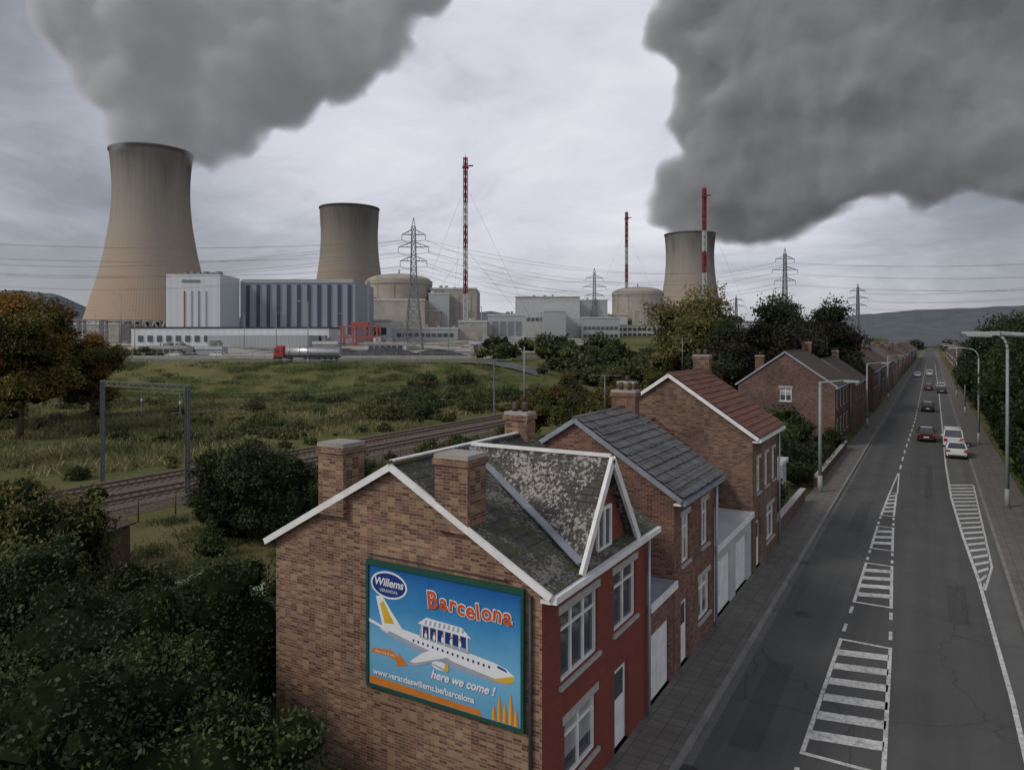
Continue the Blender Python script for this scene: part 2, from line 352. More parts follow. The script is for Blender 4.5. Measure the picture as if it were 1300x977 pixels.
def fill(b,T,o,depth,frame='white'):
    ua,ub,za,zb=o[:4]; kind=o[4] if len(o)>4 else 'w'; e=.003; f=.07
    ua+=e;ub-=e;za+=e;zb-=e; n0,n1=-depth,-depth+.07
    if kind in('w','w1','w2'):
        b.tbox(T,ua,ua+f,n0,n1,za,zb,frame); b.tbox(T,ub-f,ub,n0,n1,za,zb,frame); b.tbox(T,ua+f,ub-f,n0,n1,za,za+f,frame); b.tbox(T,ua+f,ub-f,n0,n1,zb-f,zb,frame)
        nm={'w':1,'w1':0,'w2':2}[kind]
        for i in range(nm):
            u=ua+(ub-ua)*(i+1)/(nm+1); b.tbox(T,u-.04,u+.04,n0,n1-.01,za+f,zb-f,frame)
        zt=zb-(zb-za)*.27
        if kind!='w1': b.tbox(T,ua+f,ub-f,n0,n1-.015,zt-.03,zt+.03,frame)
        g=random.random()
        b.poly([T(ua,n0+.01,za),T(ub,n0+.01,za),T(ub,n0+.01,zb),T(ua,n0+.01,zb)],'glass')
        if g>.4:
            zc=za+(zb-za)*random.uniform(.3,.7)
            b.poly([T(ua+f,n0+.014,zc),T(ub-f,n0+.014,zc),T(ub-f,n0+.014,zb-f),T(ua+f,n0+.014,zb-f)],'glass_l')
        b.tbox(T,ua-.1,ub+.1,-depth+.08,.07,za-.1,za-.006,'sill')
        b.tbox(T,ua-.12,ub+.12,.003,.02,zb+.006,zb+.2,'sill' if frame=='white' else frame)
    elif kind=='g':
        b.tbox(T,ua,ub,n0-.02,n0+.02,za,zb,frame)
        n=max(3,int((ub-ua)/.35))
        for i in range(n): u=ua+(ub-ua)*(i+.5)/n; b.tbox(T,u-.14,u+.14,n0+.02,n0+.035,za+.1,zb-.1,frame)
    else:
        b.tbox(T,ua,ub,n0-.02,n0+.03,za,zb,frame); b.tbox(T,ua+.15,ub-.15,n0+.031,n0+.035,zb-.9,zb-.2,'glass')
def slab(b,p0,p1,p2,p3,th,mat):
    P=[Vector(p) for p in (p0,p1,p2,p3)]; n=(P[1]-P[0]).cross(P[3]-P[0]).normalized()
    if n.z<0: n=-n
    b.hexa([p-n*th for p in P]+P,mat)
def tiled_slope(name,xr,zr,xe,ze,y0,y1,mat,parent):
    b=MB(); L=math.hypot(xe-xr,ze-zr); rows=max(3,int(L/.36)); cols=int((y1-y0)/.27); k=4
    nrm=Vector((-(ze-zr),0,(xe-xr))); 
    if nrm.z<0:nrm=-nrm
    nrm.normalize()
    def P(t,y,h): return Vector((xr+(xe-xr)*t,y,zr+(ze-zr)*t))+nrm*h
    for r in range(rows):
        t0,t1=r/rows,(r+1)/rows
        for c in range(cols):
          j=random.uniform(-.012,.012); j2=random.uniform(-.02,.02)/L
          for q in range(k):
            i=c*k+q
            ya=y0+(y1-y0)*i/(cols*k); yb=y0+(y1-y0)*(i+1)/(cols*k)
            ha=.03*abs(math.sin(math.pi*i/k))+j; hb=.03*abs(math.sin(math.pi*(i+1)/k))+j
            b.poly([P(t0,ya,.05+ha),P(t0,yb,.05+hb),P(t1+j2,yb,.085+hb),P(t1+j2,ya,.085+ha)],mat)
            b.poly([P(t1+j2,ya,.085+ha),P(t1+j2,yb,.085+hb),P(t1+j2,yb,.03),P(t1+j2,ya,.03)],mat)
    b.build(name,parent)
def chimney(b,x,y,z0,z1,wx,wy,mat,pots=1):
    b.box(x-wx/2,x+wx/2,y-wy/2,y+wy/2,z0,z1-.25,mat); b.box(x-wx/2-.05,x+wx/2+.05,y-wy/2-.05,y+wy/2+.05,z1-.25,z1-.1,mat)
    b.box(x-wx/2-.02,x+wx/2+.02,y-wy/2-.02,y+wy/2+.02,z1-.1,z1,'concrete')
    for i in range(pots):
        px=x+(i-(pots-1)/2)*.35; b.tube((px,y,z1),(px,y,z1+.3),.1,.09,'roof_brown',8)
def house(x0,x1,y0,y1,eave,ridge,wm,rm,ops,chims=(),facade=None,rx=None,tiles=False,verge='white',name='brick_house',gops=(),trim='white'):
    H=empty(name); rx=rx if rx is not None else (x0+x1)/2; facade=facade or wm; b=MB()
    T=lambda u,n,z:(x1+n,u,z); wall_open(b,T,y0,y1,-.1,eave,ops,.14,facade)
    TG=lambda u,n,z:(u,y0-n,z)
    wall_open(b,TG,x0,x1,-.1,eave,gops,.14,wm); b.poly([(x0,y0,eave),(x1,y0,eave),(rx,y0,ridge)],wm)
    b.poly([(x0,y1,-.1),(x1,y1,-.1),(x1,y1,eave),(rx,y1,ridge),(x0,y1,eave)],wm); b.poly([(x0,y0,-.1),(x0,y1,-.1),(x0,y1,eave),(x0,y0,eave)],wm)
    b.build('walls',H)
    b=MB()
    for o in ops: fill(b,T,o,.14,trim)
    for o in gops: fill(b,TG,o,.14,trim)
    if ops or gops: b.build('windows_and_doors',H)
    s1=(ridge-eave)/(x1-rx); s0=(ridge-eave)/(rx-x0); oh=.28; vo=.1; b=MB(); up=.14
    e1=(x1+oh,eave-oh*s1+up); e0=(x0-oh,eave-oh*s0+up); R=ridge+up
    slab(b,(rx,y0-vo,R),(e1[0],y0-vo,e1[1]),(e1[0],y1+vo,e1[1]),(rx,y1+vo,R),.12,rm)
    slab(b,(rx,y0-vo,R),(e0[0],y0-vo,e0[1]),(e0[0],y1+vo,e0[1]),(rx,y1+vo,R),.12,rm)
    b.tube((rx,y0-vo-.01,R-.01),(rx,y1+vo+.01,R-.01),.11,.11,rm,8)
    b.build('roof',H)
    if tiles: tiled_slope('roof_tiles',rx,R,e1[0]+.03,e1[1]-.01,y0-vo-.02,y1+vo+.02,rm,H)
    b=MB()
    b.box(x1+oh-.02,x1+oh+.12,y0-vo,y1+vo,e1[1]-.2,e1[1]-.05,'white' if verge=='white' else 'zinc'); b.box(x1+.005,x1+oh-.03,y0-vo+.01,y1+vo-.01,e1[1]-.22,e1[1]-.15,'white')
    b.tube((x1+.12,y1-.15,.1),(x1+.12,y1-.15,e1[1]-.2),.05,.05,'zinc',8)
    if verge:
        vm=verge; yy=y0-vo-.04
        b.beam((rx,yy,R-.06),(e1[0],yy,e1[1]-.06),.07,vm,.16); b.beam((rx,yy-.004,R-.06),(e0[0],yy-.004,e0[1]-.06),.07,vm,.16)
    b.build('gutters_and_trim',H)
    if chims:
        b=MB()
        for c in chims: chimney(b,*c)
        b.build('chimneys',H)
    return H
def antenna(x,y,z,h=1.6):
    E=empty('tv_antenna',(x,y,z),.4); b=MB(); b.tube((0,0,0),(0,0,h),.02,.02,'steel',5); b.beam((-.5,0,h),(.6,0,h),.02,'steel')
    for i in range(6): b.beam((-.45+i*.2,-.25+.02*i,h),(-.45+i*.2,.25-.02*i,h),.012,'steel')
    b.build('aerial',E)
H1=house(-15.3,XF,13.7,20.3,5.65,7.88,'brick1','roof_moss',
  [(14.6,16.7,3.25,4.85,'w2'),(17.75,19.4,3.3,4.85,'w'),(17.8,18.8,.12,2.3,'d'),(14.8,16.6,.9,2.3,'w')],
  [(-13.15,13.92,6.58,8.4,.85,.78,'brick1',0),(-9.45,13.92,6.63,8.4,.9,.78,'brick1',0),(-11.3,20.0,7.5,8.75,.8,.55,'brick1',2)],'paint')
b=MB(); R=7.98+.06; fx=-6.98
A=(fx,17,R);B_=(-11.3,17,R)
for s in (-1,1):
    foot=(fx-.0,17+s*1.72,5.62+.1); P=[A,B_,foot]
    if s<0: P=[A,foot,B_]
    b.poly([Vector(p)+Vector((0,0,.03)) for p in P],'roof_lichen'); b.poly([Vector(p)-Vector((0,0,.09)) for p in P],'roof_lichen')
    b.poly([Vector(A)+Vector((0,0,.03)),Vector(A)-Vector((0,0,.09)),Vector(foot)-Vector((0,0,.09)),Vector(foot)+Vector((0,0,.03))],'roof_lichen')
b.build('cross_gable_roof',H1)
b=MB(); b.poly([(XF,15.35,5.6),(XF,18.65,5.6),(XF,17,7.92)],'paint')
b.build('cross_gable_wall',H1)
b=MB()
for s in (-1,1):
    b.beam((fx+.05,17,R-.02),(fx+.05,17+s*1.85,5.60),.09,'white',.2)
    b.beam((-11.25,17+s*.04,R+.03),(-7.0,17+s*1.74,5.86),.22,'zinc',.05)
b.beam((-11.25,17,R+.06),(fx,17,R+.06),.12,'white',.08)
b.beam((-11.25,13.62,8.08),(-11.25,20.35,8.08),.14,'white',.09)
T=lambda u,n,z:(XF+n,u,z)
for (u0,u1,z0,z1) in ((16.55,17.45,5.72,5.8),(16.55,17.45,6.72,6.8),(16.55,16.63,5.8,6.72),(17.37,17.45,5.8,6.72),(16.96,17.04,5.8,6.72)): b.tbox(T,u0,u1,.005,.07,z0,z1,'white')
b.poly([T(16.6,.02,5.8),T(17.4,.02,5.8),T(17.4,.02,6.72),T(16.6,.02,6.72)],'glass')
b.build('gable_trim',H1)
b=MB()
b.tube((-7.45,13.64,.2),(-7.45,13.64,5.5),.045,.045,'dark',8); b.tube((-12,13.66,5.75),(-8,13.66,5.72),.015,.015,'dark',4)
b.build('wall_pipe_and_cable',H1)
def flat_block(name,x0,x1,y0,y1,h,wm,ops,trim='white',rm='zinc'):
    H=empty(name); b=MB(); T=lambda u,n,z:(x1+n,u,z)
    wall_open(b,T,y0,y1,-.1,h,ops,.12,wm)
    for P in ([(x0,y0),(x1,y0)],[(x0,y1),(x1,y1)],[(x0,y0),(x0,y1)]):
        (a,c),(d,e)=P; b.poly([(a,c,-.1),(d,e,-.1),(d,e,h),(a,c,h)],wm)
    b.build('walls',H); b=MB(); b.box(x0-.05,x1+.12,y0+.01,y1-.01,h+.002,h+.15,rm); b.box(x1+.121,x1+.16,y0+.01,y1-.01,h-.08,h+.17,'white'); b.build('roof',H)
    b=MB()
    for o in ops: fill(b,T,o,.12,trim)
    b.build('doors',H); return H
flat_block('garage',-12,XF-.02,20.32,22.88,3.1,'brick2',[(20.7,22.5,.12,2.2,'g')])
H2=house(-14.2,XF,22.9,27.9,5.92,8.15,'brick2','roof_grey',
  [(23.7,24.6,3.5,5.1,'w'),(26.1,27.0,3.5,5.1,'w'),(23.6,24.5,.12,2.3,'d'),(25.7,27.2,.9,2.4,'w')],
  [(-10.7,27.6,7.8,9.0,1.0,.5,'brick2',2)],rx=-10.7,tiles=True,verge='zinc')
house(-15.0,-8.9,27.95,34.75,4.6,6.9,'brick3','roof_red',[(29,30,2.9,4.0,'w'),(32,33,2.9,4.0,'w')],[],tiles=True,verge=None)
flat_block('garage',-8.88,XF-.05,28.0,34.7,2.9,'offwhite',[(28.5,30.7,.12,2.3,'g'),(31.6,33.8,.12,2.3,'g')],rm='offwhite')
house(-15.2,XF,34.8,41.1,6.5,9.2,'brick3','roof_red',[(35.7,36.6,3.7,5.3,'w'),(37.6,38.5,3.7,5.3,'w'),(39.5,40.4,3.7,5.3,'w'),(35.6,36.6,.12,2.4,'d'),(38,40,.8,2.5,'w')],
  [(-11.2,40.8,8.9,10.2,.9,.55,'brick3',2),(-13.5,35.1,7.5,8.9,.9,.55,'brick3',1)],tiles=True)
antenna(-10.5,25.0,8.2,1.5); antenna(-11.2,37,9.3,1.8)
house(-16.5,-11.5,44,50,3.0,4.4,'brick4','roof_brown',[(45,46.5,.2,2.2,'d')],[],verge=None,name='garden_outbuilding')
flat_block('shed',-12,-9.2,53,56,2.3,'offwhite',[(53.6,55.2,.1,2.0,'g')],rm='offwhite')
house(-18.2,-8.5,80.5,96,6.3,9.7,'brick4','roof_brown',[(82+i*3.4,83.1+i*3.4,3.9,5.5,'w') for i in range(4)]+[(82+i*3.4,83.1+i*3.4,.9,2.6,'w') for i in range(4)],
  [(-13.3,95.6,9.3,10.8,1.1,.7,'brick2',2),(-16,81,7.7,9.4,.9,.6,'brick4',1)],gops=[(-13.9,-12.7,4.6,6.0,'w')],verge='zinc')
house(-15.5,-8.0,96.2,112,5.9,8.6,'brick3','roof_brown',[(98+i*3.4,99.1+i*3.4,3.7,5.2,'w') for i in range(4)],[(-11.7,111,8.3,9.6,.9,.6,'brick3',2)],verge='zinc')
y=124; k=0
while y<520:
    L=random.uniform(9,18); e=random.uniform(5.4,6.6); wm=random.choice(['brick2','brick3','brick4','brick4']); rm=random.choice(['roof_brown','roof_brown','roof_grey'])
    off=random.uniform(-.6,.3)
    house(-16+off,-7.9+off,y,y+L-.1,e,e+random.uniform(2.3,3.2),wm,rm,[(y+1.2+i*3.2,y+2.3+i*3.2,3.6,5.1,'w') for i in range(int(L/3.4))],[(-12+off,y+L-.6,e+2,e+4,.9,.6,wm,1)],verge=None)
    if y>200:
        e=random.uniform(5,6.3); H=empty('brick_house'); 
        bb=MB(); x1,x0=16,7.2+random.uniform(0,1)
        bb.box(x0,x1,y,y+L-.2,-.1,e,wm)
        bb.poly([(x0,y,e),(x1,y,e),((x0+x1)/2,y,e+2.6)],wm); bb.build('walls',H)
        bb=MB(); xm=(x0+x1)/2
        slab(bb,(xm,y-.1,e+2.75),(x0-.3,y-.1,e),(x0-.3,y+L,e),(xm,y+L,e+2.75),.12,rm); slab(bb,(xm,y-.1,e+2.75),(x1+.3,y-.1,e),(x1+.3,y+L,e),(xm,y+L,e+2.75),.12,rm)
        chimney(bb,xm,y+L-.6,e+2.4,e+4,.8,.6,wm); bb.build('roof',H)
        bb=MB()
        for i in range(int(L/3.2)):
            for zz in (1,3.6): bb.box(x0-.03,x0+.05,y+1+i*3.2,y+2.1+i*3.2,zz,zz+1.4,'white'); bb.box(x0-.04,x0-.031,y+1.08+i*3.2,y+2.02+i*3.2,zz+.08,zz+1.32,'glass')
        bb.build('windows',H)
    y+=L+ (random.choice([0,0,4]))
b=MB(); b.box(-7.6,-7.35,41.3,52,-.1,1.0,'brick4'); b.box(-7.66,-7.29,41.3,52,1.0,1.06,'sill'); b.box(-7.6,-7.35,58,80,-.1,.8,'brick4'); b.box(-7.66,-7.29,58,80,.8,.86,'sill'); b.build('garden_wall')
def gshed(x,y,w,d,h):
    H=empty('garden_shed',(x,y,0),.3); b=MB(); b.box(-w/2,w/2,-d/2,d/2,0,h,'wood'); b.box(-.4,.4,-d/2-.03,-d/2,0,h*.85,'dark')
    slab(b,(-w/2-.2,-d/2-.2,h+.35),(w/2+.2,-d/2-.2,h),(w/2+.2,d/2+.2,h),(-w/2-.2,d/2+.2,h+.35),.08,'roof_brown'); b.build('body',H)
gshed(-35.0,20.2,2.2,1.9,2.0); gshed(-22,36,2.6,2.2,2.1)
b=MB(); 
for i in range(14):
    for j in range(8):
        def P(i,j): 
            x=-29.5+i*.35;y=20.2+j*.3; return (x+.3*math.sin(j),y,.06+.35*abs(mnoise.noise(Vector((x,y,3)))))
        b.poly([P(i,j),P(i+1,j),P(i+1,j+1),P(i,j+1)],'tarp',True)
b.build('tarpaulin')
b=MB()
for i in range(22): b.tube((-41.5,14+i*2.5,0),(-41.5,14+i*2.5,1.5),.05,.05,'wood',6)
for zz in (.5,1,1.4): b.beam((-41.5,14,zz),(-41.5,66.5,zz),.025,'dark')
b.build('wire_fence')
# ---------------- billboard
BW,BH=4.29,2.9; BX,BZ=-11.94,2.62
BB=empty('billboard',(BX,13.66,BZ)); 
t=NT('poster_sky'); co=t.coord(); sp=t.n('ShaderNodeSeparateXYZ',{0:co}); v=t.math('DIVIDE',sp.outputs[2],BH); nn=t.noise(co,1.3,5,.6)
col=t.ramp(t.math('ADD',v,t.math('MULTIPLY',t.math('SUBTRACT',nn,.5),.25)),[(.0,(.12,.31,.50)),(.35,(.16,.40,.60)),(.7,(.05,.23,.47)),(1,(.015,.10,.32))]); M['poster']=t.fin(col,.35)
M['p_white']=plain('poster_white',(.70,.71,.73),.4,.05); M['p_red']=plain('poster_red',(.52,.09,.03),.4,.08); M['p_navy']=plain('poster_navy',(.015,.04,.18),.4,.08)
M['p_yel']=plain('poster_yellow',(.60,.38,.04),.4,.1); M['p_grey']=plain('poster_grey',(.30,.35,.42),.4,.1); M['p_green']=plain('frame_green',(.015,.07,.05),.5,.1); M['p_orange']=plain('poster_orange',(.55,.18,.03),.4,.1)
b=MB(); b.box(0,BW,-.06,-.01,0,BH,'poster'); b.build('poster',BB)
b=MB(); f=.07
b.box(-f,BW+f,-.1,0,BH,BH+.12,'p_green'); b.box(-f,BW+f,-.1,0,-f,0,'p_green'); b.box(-f,0,-.1,0,0,BH,'p_green'); b.box(BW,BW+f,-.1,0,0,BH,'p_green'); b.build('frame',BB)
def ell(cx,cz,rx,rz,n=32,rot=0):
    return [(cx+rx*math.cos(2*math.pi*i/n)*math.cos(rot)-rz*math.sin(2*math.pi*i/n)*math.sin(rot),cz+rx*math.cos(2*math.pi*i/n)*math.sin(rot)+rz*math.sin(2*math.pi*i/n)*math.cos(rot)) for i in range(n)]
pb=MB(); DZ=-.1
def add(mat,pts,y): pb.poly([(x,y,zz+DZ) for x,zz in pts],mat)
add('p_white',ell(.62,2.58,.56,.33),-.063); add('p_navy',ell(.62,2.58,.51,.285),-.066)
fus=[(.35,1.50),(.6,1.42),(1.4,1.24),(2.6,1.06),(3.5,.98),(3.95,1.0),(4.12,1.10),(4.1,1.20),(3.9,1.31),(3.6,1.38),(3.0,1.44),(1.8,1.54),(.9,1.62),(.45,1.62)]
add('p_grey',[(x,zz-.05) for x,zz in fus],-.063); add('p_white',fus,-.066)
add('p_grey',[(.6,1.42),(1.4,1.24),(2.6,1.06),(3.5,.98),(3.95,1.0),(3.5,1.05),(2.6,1.15),(1.4,1.34),(.6,1.5)],-.0675)
add('p_yel',[(3.45,.99),(3.95,1.0),(4.12,1.10),(4.08,1.19),(3.8,1.09)],-.069)
add('p_white',[(.42,1.6),(.22,2.26),(.42,2.3),(.72,1.95),(1.05,1.6)],-.067); add('p_yel',[(.5,1.65),(.35,2.1),(.46,2.18),(.8,1.68)],-.070)
add('p_white',[(.5,1.56),(.0,1.68),(.0,1.6),(.7,1.46)],-.069)
add('p_grey',[(2.4,1.2),(1.5,.83),(1.25,.79),(1.2,.84),(1.6,1.1),(1.9,1.28)],-.070); add('p_white',[(2.4,1.24),(1.45,.90),(1.25,.88),(1.6,1.15),(1.9,1.3)],-.072)
add('p_white',ell(2.15,.98,.24,.10),-.074); add('p_yel',ell(2.33,.975,.06,.09),-.076); add('p_grey',[(1.92,.97),(2.3,.89),(2.35,.9),(2.3,.93),(1.95,1.0)],-.0755)
for i in range(16): add('p_navy',[(1.35+i*.14,1.38-i*.010),(1.40+i*.14,1.38-i*.010),(1.40+i*.14,1.44-i*.010),(1.35+i*.14,1.44-i*.010)],-.070)
add('p_navy',[(3.68,1.29),(3.95,1.23),(3.9,1.29),(3.70,1.34)],-.070)
add('p_grey',[(1.55,1.52),(2.95,1.42),(2.9,1.8),(1.6,1.86)],-.070); add('p_white',[(1.5,1.84),(3.0,1.78),(2.75,1.98),(1.75,2.02)],-.073)
for i in range(6): x=1.66+i*.21; add('p_navy',[(x,1.54),(x+.15,1.53),(x+.15,1.8),(x,1.8)],-.071)
for i in range(7): x=1.62+i*.21; add('p_white',[(x,1.48),(x+.03,1.48),(x+.03,1.84),(x,1.84)],-.075)
for i in range(9): x=1.7+i*.13; add('p_grey',[(x,1.86),(x+.06,1.86),(x+.08,1.97),(x+.03,1.97)],-.075)
for i in range(5): x=1.74+i*.24; add('p_white',ell(x,1.60,.04,.07,10),-.077); add('p_orange',ell(x,1.70,.03,.035,10),-.0775)
for (x,h) in ((3.6,.45),(3.74,.7),(3.88,.56),(4.03,.8),(4.16,.5)):
    add('p_yel',[(x-.06,.12),(x+.06,.12),(x+.045,h*.7),(x,h),(x-.045,h*.7)],-.070); add('p_orange',[(x+.0,.12),(x+.06,.12),(x+.045,h*.7),(x,h)],-.071)
add('p_orange',[(.1,.98),(.7,1.04),(.95,.91),(.9,1.04),(1.2,.78),(.85,.68),(.88,.80),(.6,.88),(.1,.86)],-.070)
add('p_orange',[(.02,.11),(3.3,.11),(3.2,.24),(.02,.30)],-.064)
pb.build('print',BB)
def text(s,x,zz,size,mat,off=0,y=-.08,rot=0,sh=0):
    c=bpy.data.curves.new('lettering','FONT'); c.body=s; c.size=size; c.offset=off; c.shear=sh; c.align_x='CENTER'; c.fill_mode='FRONT'; c.materials.append(M[mat])
    o=bpy.data.objects.new('lettering',c); o.location=(x,y,zz+DZ); o.rotation_euler=(math.radians(90),-rot,0) ; link(o); o.parent=BB
xx=1.78
for dx,ch in enumerate("Barcelona"):
    adv={'B':.34,'r':.21,'l':.16}.get(ch,.265); xx+=adv/2; zz=2.28+.03*math.sin(dx*1.1); r=.12*math.cos(dx*1.3)
    text(ch,xx,zz,.56 if dx==0 else .50,'p_white',.032,-.080+(-.0005*dx),r); text(ch,xx,zz,.56 if dx==0 else .50,'p_red',.012,-.088-.0005*dx,r); xx+=adv/2
text("Willems",.62,2.55,.27,'p_white',.006,-.075,0,.2); text("VERANDAS",.62,2.40,.11,'p_white',0,-.075)
text("here we come !",2.75,.66,.27,'p_white',.008,-.08,0,.3)
text("www.verandaswillems.be/barcelona",1.62,.36,.205,'p_white',.005,-.08)
text("doe mee & win",.52,.90,.10,'p_white',0,-.08)
# ---------------- vegetation
def rdir(n):
    v=rng.normal(size=(n,3)); return v/np.linalg.norm(v,axis=1)[:,None]
ICO=None
def ico():
    global ICO
    if ICO is None:
        bm=bmesh.new(); bmesh.ops.create_icosphere(bm,subdivisions=2,radius=1); ICO=(np.array([v.co[:] for v in bm.verts]),[tuple(v.index for v in f.verts) for f in bm.faces]); bm.free()
    return ICO
def leaves(name,clumps,n,size,cols,parent=None,core=.0,shell=.3,var=.35,up=0.0):
    cl=np.array([c[:3] for c in clumps],float); r=np.array([c[3] for c in clumps],float); rz=np.array([(c[4] if len(c)>4 else c[3]) for c in clumps],float)
    p=r*r; p/=p.sum(); k=rng.choice(len(clumps),n,p=p); d=rdir(n); d[:,2]=np.where(d[:,2]<-.3,-d[:,2]*.6,d[:,2])
    lump=1+.22*np.sin(d[:,0]*7+k*1.7)*np.sin(d[:,1]*6+k)+.15*np.sin(d[:,2]*9+k*2.3)
    rad=(1-shell*rng.random(n)**1.6)*lump*(1+.10*rng.normal(size=n))
    off=d*rad[:,None]; c=cl[k]+off*np.stack([r[k],r[k],rz[k]],1)
    nr=d*.6+rdir(n)*.9; nr/=np.linalg.norm(nr,axis=1)[:,None]
    a=np.cross(nr,rdir(n)); a[:,2]+=up; a/=np.linalg.norm(a,axis=1)[:,None]+1e-9; bb=np.cross(nr,a)
    s=size*(.6+.8*rng.random(n))[:,None]; wd=.55 if up==0 else .16
    V=np.stack([c-a*s,c-bb*s*wd,c+a*s,c+bb*s*wd],1).reshape(-1,3)
    me=bpy.data.meshes.new(name); me.vertices.add(4*n); me.vertices.foreach_set('co',V.ravel()); me.loops.add(4*n); me.loops.foreach_set('vertex_index',np.arange(4*n)); me.polygons.add(n); me.polygons.foreach_set('loop_start',np.arange(n)*4); me.polygons.foreach_set('loop_total',np.full(n,4)); me.update(calc_edges=True)
    cols=np.array(cols); w=rng.random(len(clumps)); base=cols[(w*len(cols)).astype(int)%len(cols)]; cc=base[k]*.65+cols[rng.integers(0,len(cols),n)]*.35
    cc=cc*(1+var*(rng.random(n)*2-1))[:,None]*(1+.3*np.sin(c[:,0]*1.3/max(r.mean(),.5)+c[:,2]*1.1/max(r.mean(),.5)))[:,None]; cc=np.clip(cc,.004,1)
    ca=np.ones((n,4,4)); ca[:,:,:3]=cc[:,None,:]
    at=me.attributes.new('Col','FLOAT_COLOR','POINT'); at.data.foreach_set('color',ca.astype(np.float32).ravel())
    me.materials.append(M['leaf']); o=bpy.data.objects.new(name,me); link(o)
    if parent:o.parent=parent
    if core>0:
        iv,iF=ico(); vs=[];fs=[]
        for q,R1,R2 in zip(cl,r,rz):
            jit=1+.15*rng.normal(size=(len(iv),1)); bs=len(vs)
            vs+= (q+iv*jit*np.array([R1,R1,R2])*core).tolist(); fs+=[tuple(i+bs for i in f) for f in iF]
        m2=bpy.data.meshes.new('inner'); m2.from_pydata(vs,[],fs); m2.materials.append(M['core']); o2=bpy.data.objects.new('clump_filler',m2); link(o2); o2.parent=parent if parent else o  # dark solid blobs added inside the clumps to stop see-through
    return o
G=[(.042,.060,.018),(.058,.078,.024),(.030,.047,.016),(.078,.090,.030)]
GD=[(.022,.036,.013),(.032,.048,.017),(.042,.056,.020)]
GY=[(.11,.11,.032),(.14,.125,.038),(.075,.09,.027),(.12,.095,.032)]
AU=[(.15,.09,.02),(.20,.10,.02),(.10,.09,.02),(.14,.12,.03),(.06,.07,.02),(.05,.065,.02)]
PU=[(.035,.018,.018),(.05,.025,.02),(.025,.02,.012),(.03,.03,.015)]
def crown(h,r,nc,lo=.3,rs=.38):
    out=[]
    for i in range(nc):
        d=rdir(1)[0]; q=random.random()**.45
        zc=h*(lo+(1-lo)/2)+d[2]*q*h*(1-lo)/2*.8; x=d[0]*q*r*.75; y=d[1]*q*r*.75
        out.append((x,y,zc,r*rs*random.uniform(.65,1.2)))
    return out
def make_tree(name,x,y,h,r,cols,n=9000,size=.16,nc=16,lo=.25,core=0,rs=.38,z=None):
    z=float(gz(x,y)) if z is None else z
    P=empty(name,(x,y,z),random.uniform(0,6)); cl=crown(h,r,nc,lo,rs)
    b=MB(); top=h*.62; b.tube((0,0,-.2),(.1*r*.3,0,top*.5),h*.022+.06,h*.016+.03,'bark',8); b.tube((.1*r*.3,0,top*.5),(0,.05*r,h*.8),h*.016+.03,.04,'bark',7)
    for c in cl:
        s=random.uniform(.2,.6)*h; b.tube((0.03*r,0,min(s,c[2]*.8)),(c[0],c[1],c[2]),.03+.008*h*.5,.02,'bark',5)
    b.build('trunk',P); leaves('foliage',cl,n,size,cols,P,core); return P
def clone(P,x,y,s,rot,z=None):
    Q=empty(P.name.split('.')[0],(x,y,float(gz(x,y)) if z is None else z),rot); Q.scale=(s,s,s*random.uniform(.9,1.1))
    for ch in P.children:
        o=bpy.data.objects.new(ch.name.split('.')[0],ch.data); link(o); o.parent=Q
        for g in ch.children:
            o2=bpy.data.objects.new(g.name.split('.')[0],g.data); link(o2); o2.parent=Q
    return Q
def S(s,d): return (s*CT-d*ST, s*ST+d*CT)
def bush(name,lst,n,size,cols,core=.8):
    return leaves(name,lst,n,size,cols,None,core,.25)
cl=[]
for i in range(52):
    s=random.uniform(-16.5,-4.6); d=random.uniform(13,22); 
    x,y=S(s,d)
    if y>12.4 and x>-16.5: continue
    if y>11.3 and x>-11.8: continue
    h=random.uniform(3.2,5.1)
    if x>-12.5: h-=1.0
    r=random.uniform(.8,1.6)
    cl.append((x,y,h-r,r)); cl.append((x+random.uniform(-.8,.8),y+random.uniform(-.8,.8),h-r*2,r*1.15)); cl.append((x+random.uniform(-.8,.8),y-random.uniform(0,.8),h-r*3,r*1.1))
    for q in range(3): cl.append((x+random.uniform(-1.3,1.3),y+random.uniform(-1.3,1.3),h-random.uniform(.2,1.2),r*.38))
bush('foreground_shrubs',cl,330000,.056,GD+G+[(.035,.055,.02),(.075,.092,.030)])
cl=[]
for i in range(28):
    s=random.uniform(-27,-16.5); d=random.uniform(22,33); x,y=S(s,d); h=random.uniform(2.6,4.6)+ (1.4 if s<-21 else 0); r=random.uniform(1.0,2.0)
    cl.append((x,y,h-r,r)); cl.append((x+random.uniform(-1,1),y,h-2*r,r*1.2))
    for q in range(2): cl.append((x+random.uniform(-1.6,1.6),y+random.uniform(-1.3,1.3),h-random.uniform(.2,1.2),r*.4))
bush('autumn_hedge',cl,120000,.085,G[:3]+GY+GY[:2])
x,y=-32.4,27.5
cl=[(x+random.uniform(-2.2,2.2),y+random.uniform(-1.8,1.8),random.uniform(.8,4.4),random.uniform(.7,1.4)) for i in range(24)]
bush('round_bush',cl,55000,.085,GD)
cl=[(-31.9,24.3,.35+i*.27,.62*(1-i/7.5)) for i in range(7)]; bush('small_conifer',cl,9000,.07,[(.05,.07,.025),(.06,.08,.03)])
cl=[]
for i in range(44):
    x=random.uniform(-41,-17); y=random.uniform(29,60); r=random.uniform(.5,1.4); cl.append((x,y,r*.5,r))
bush('garden_shrubs',cl,60000,.11,G+GD)
cl=[]
for i in range(26):
    x=random.uniform(-26,-17); y=random.uniform(14,27); r=random.uniform(.4,1.0); cl.append((x,y,r*.4,r))
bush('garden_shrubs',cl,25000,.08,G+GY)
cl=[]
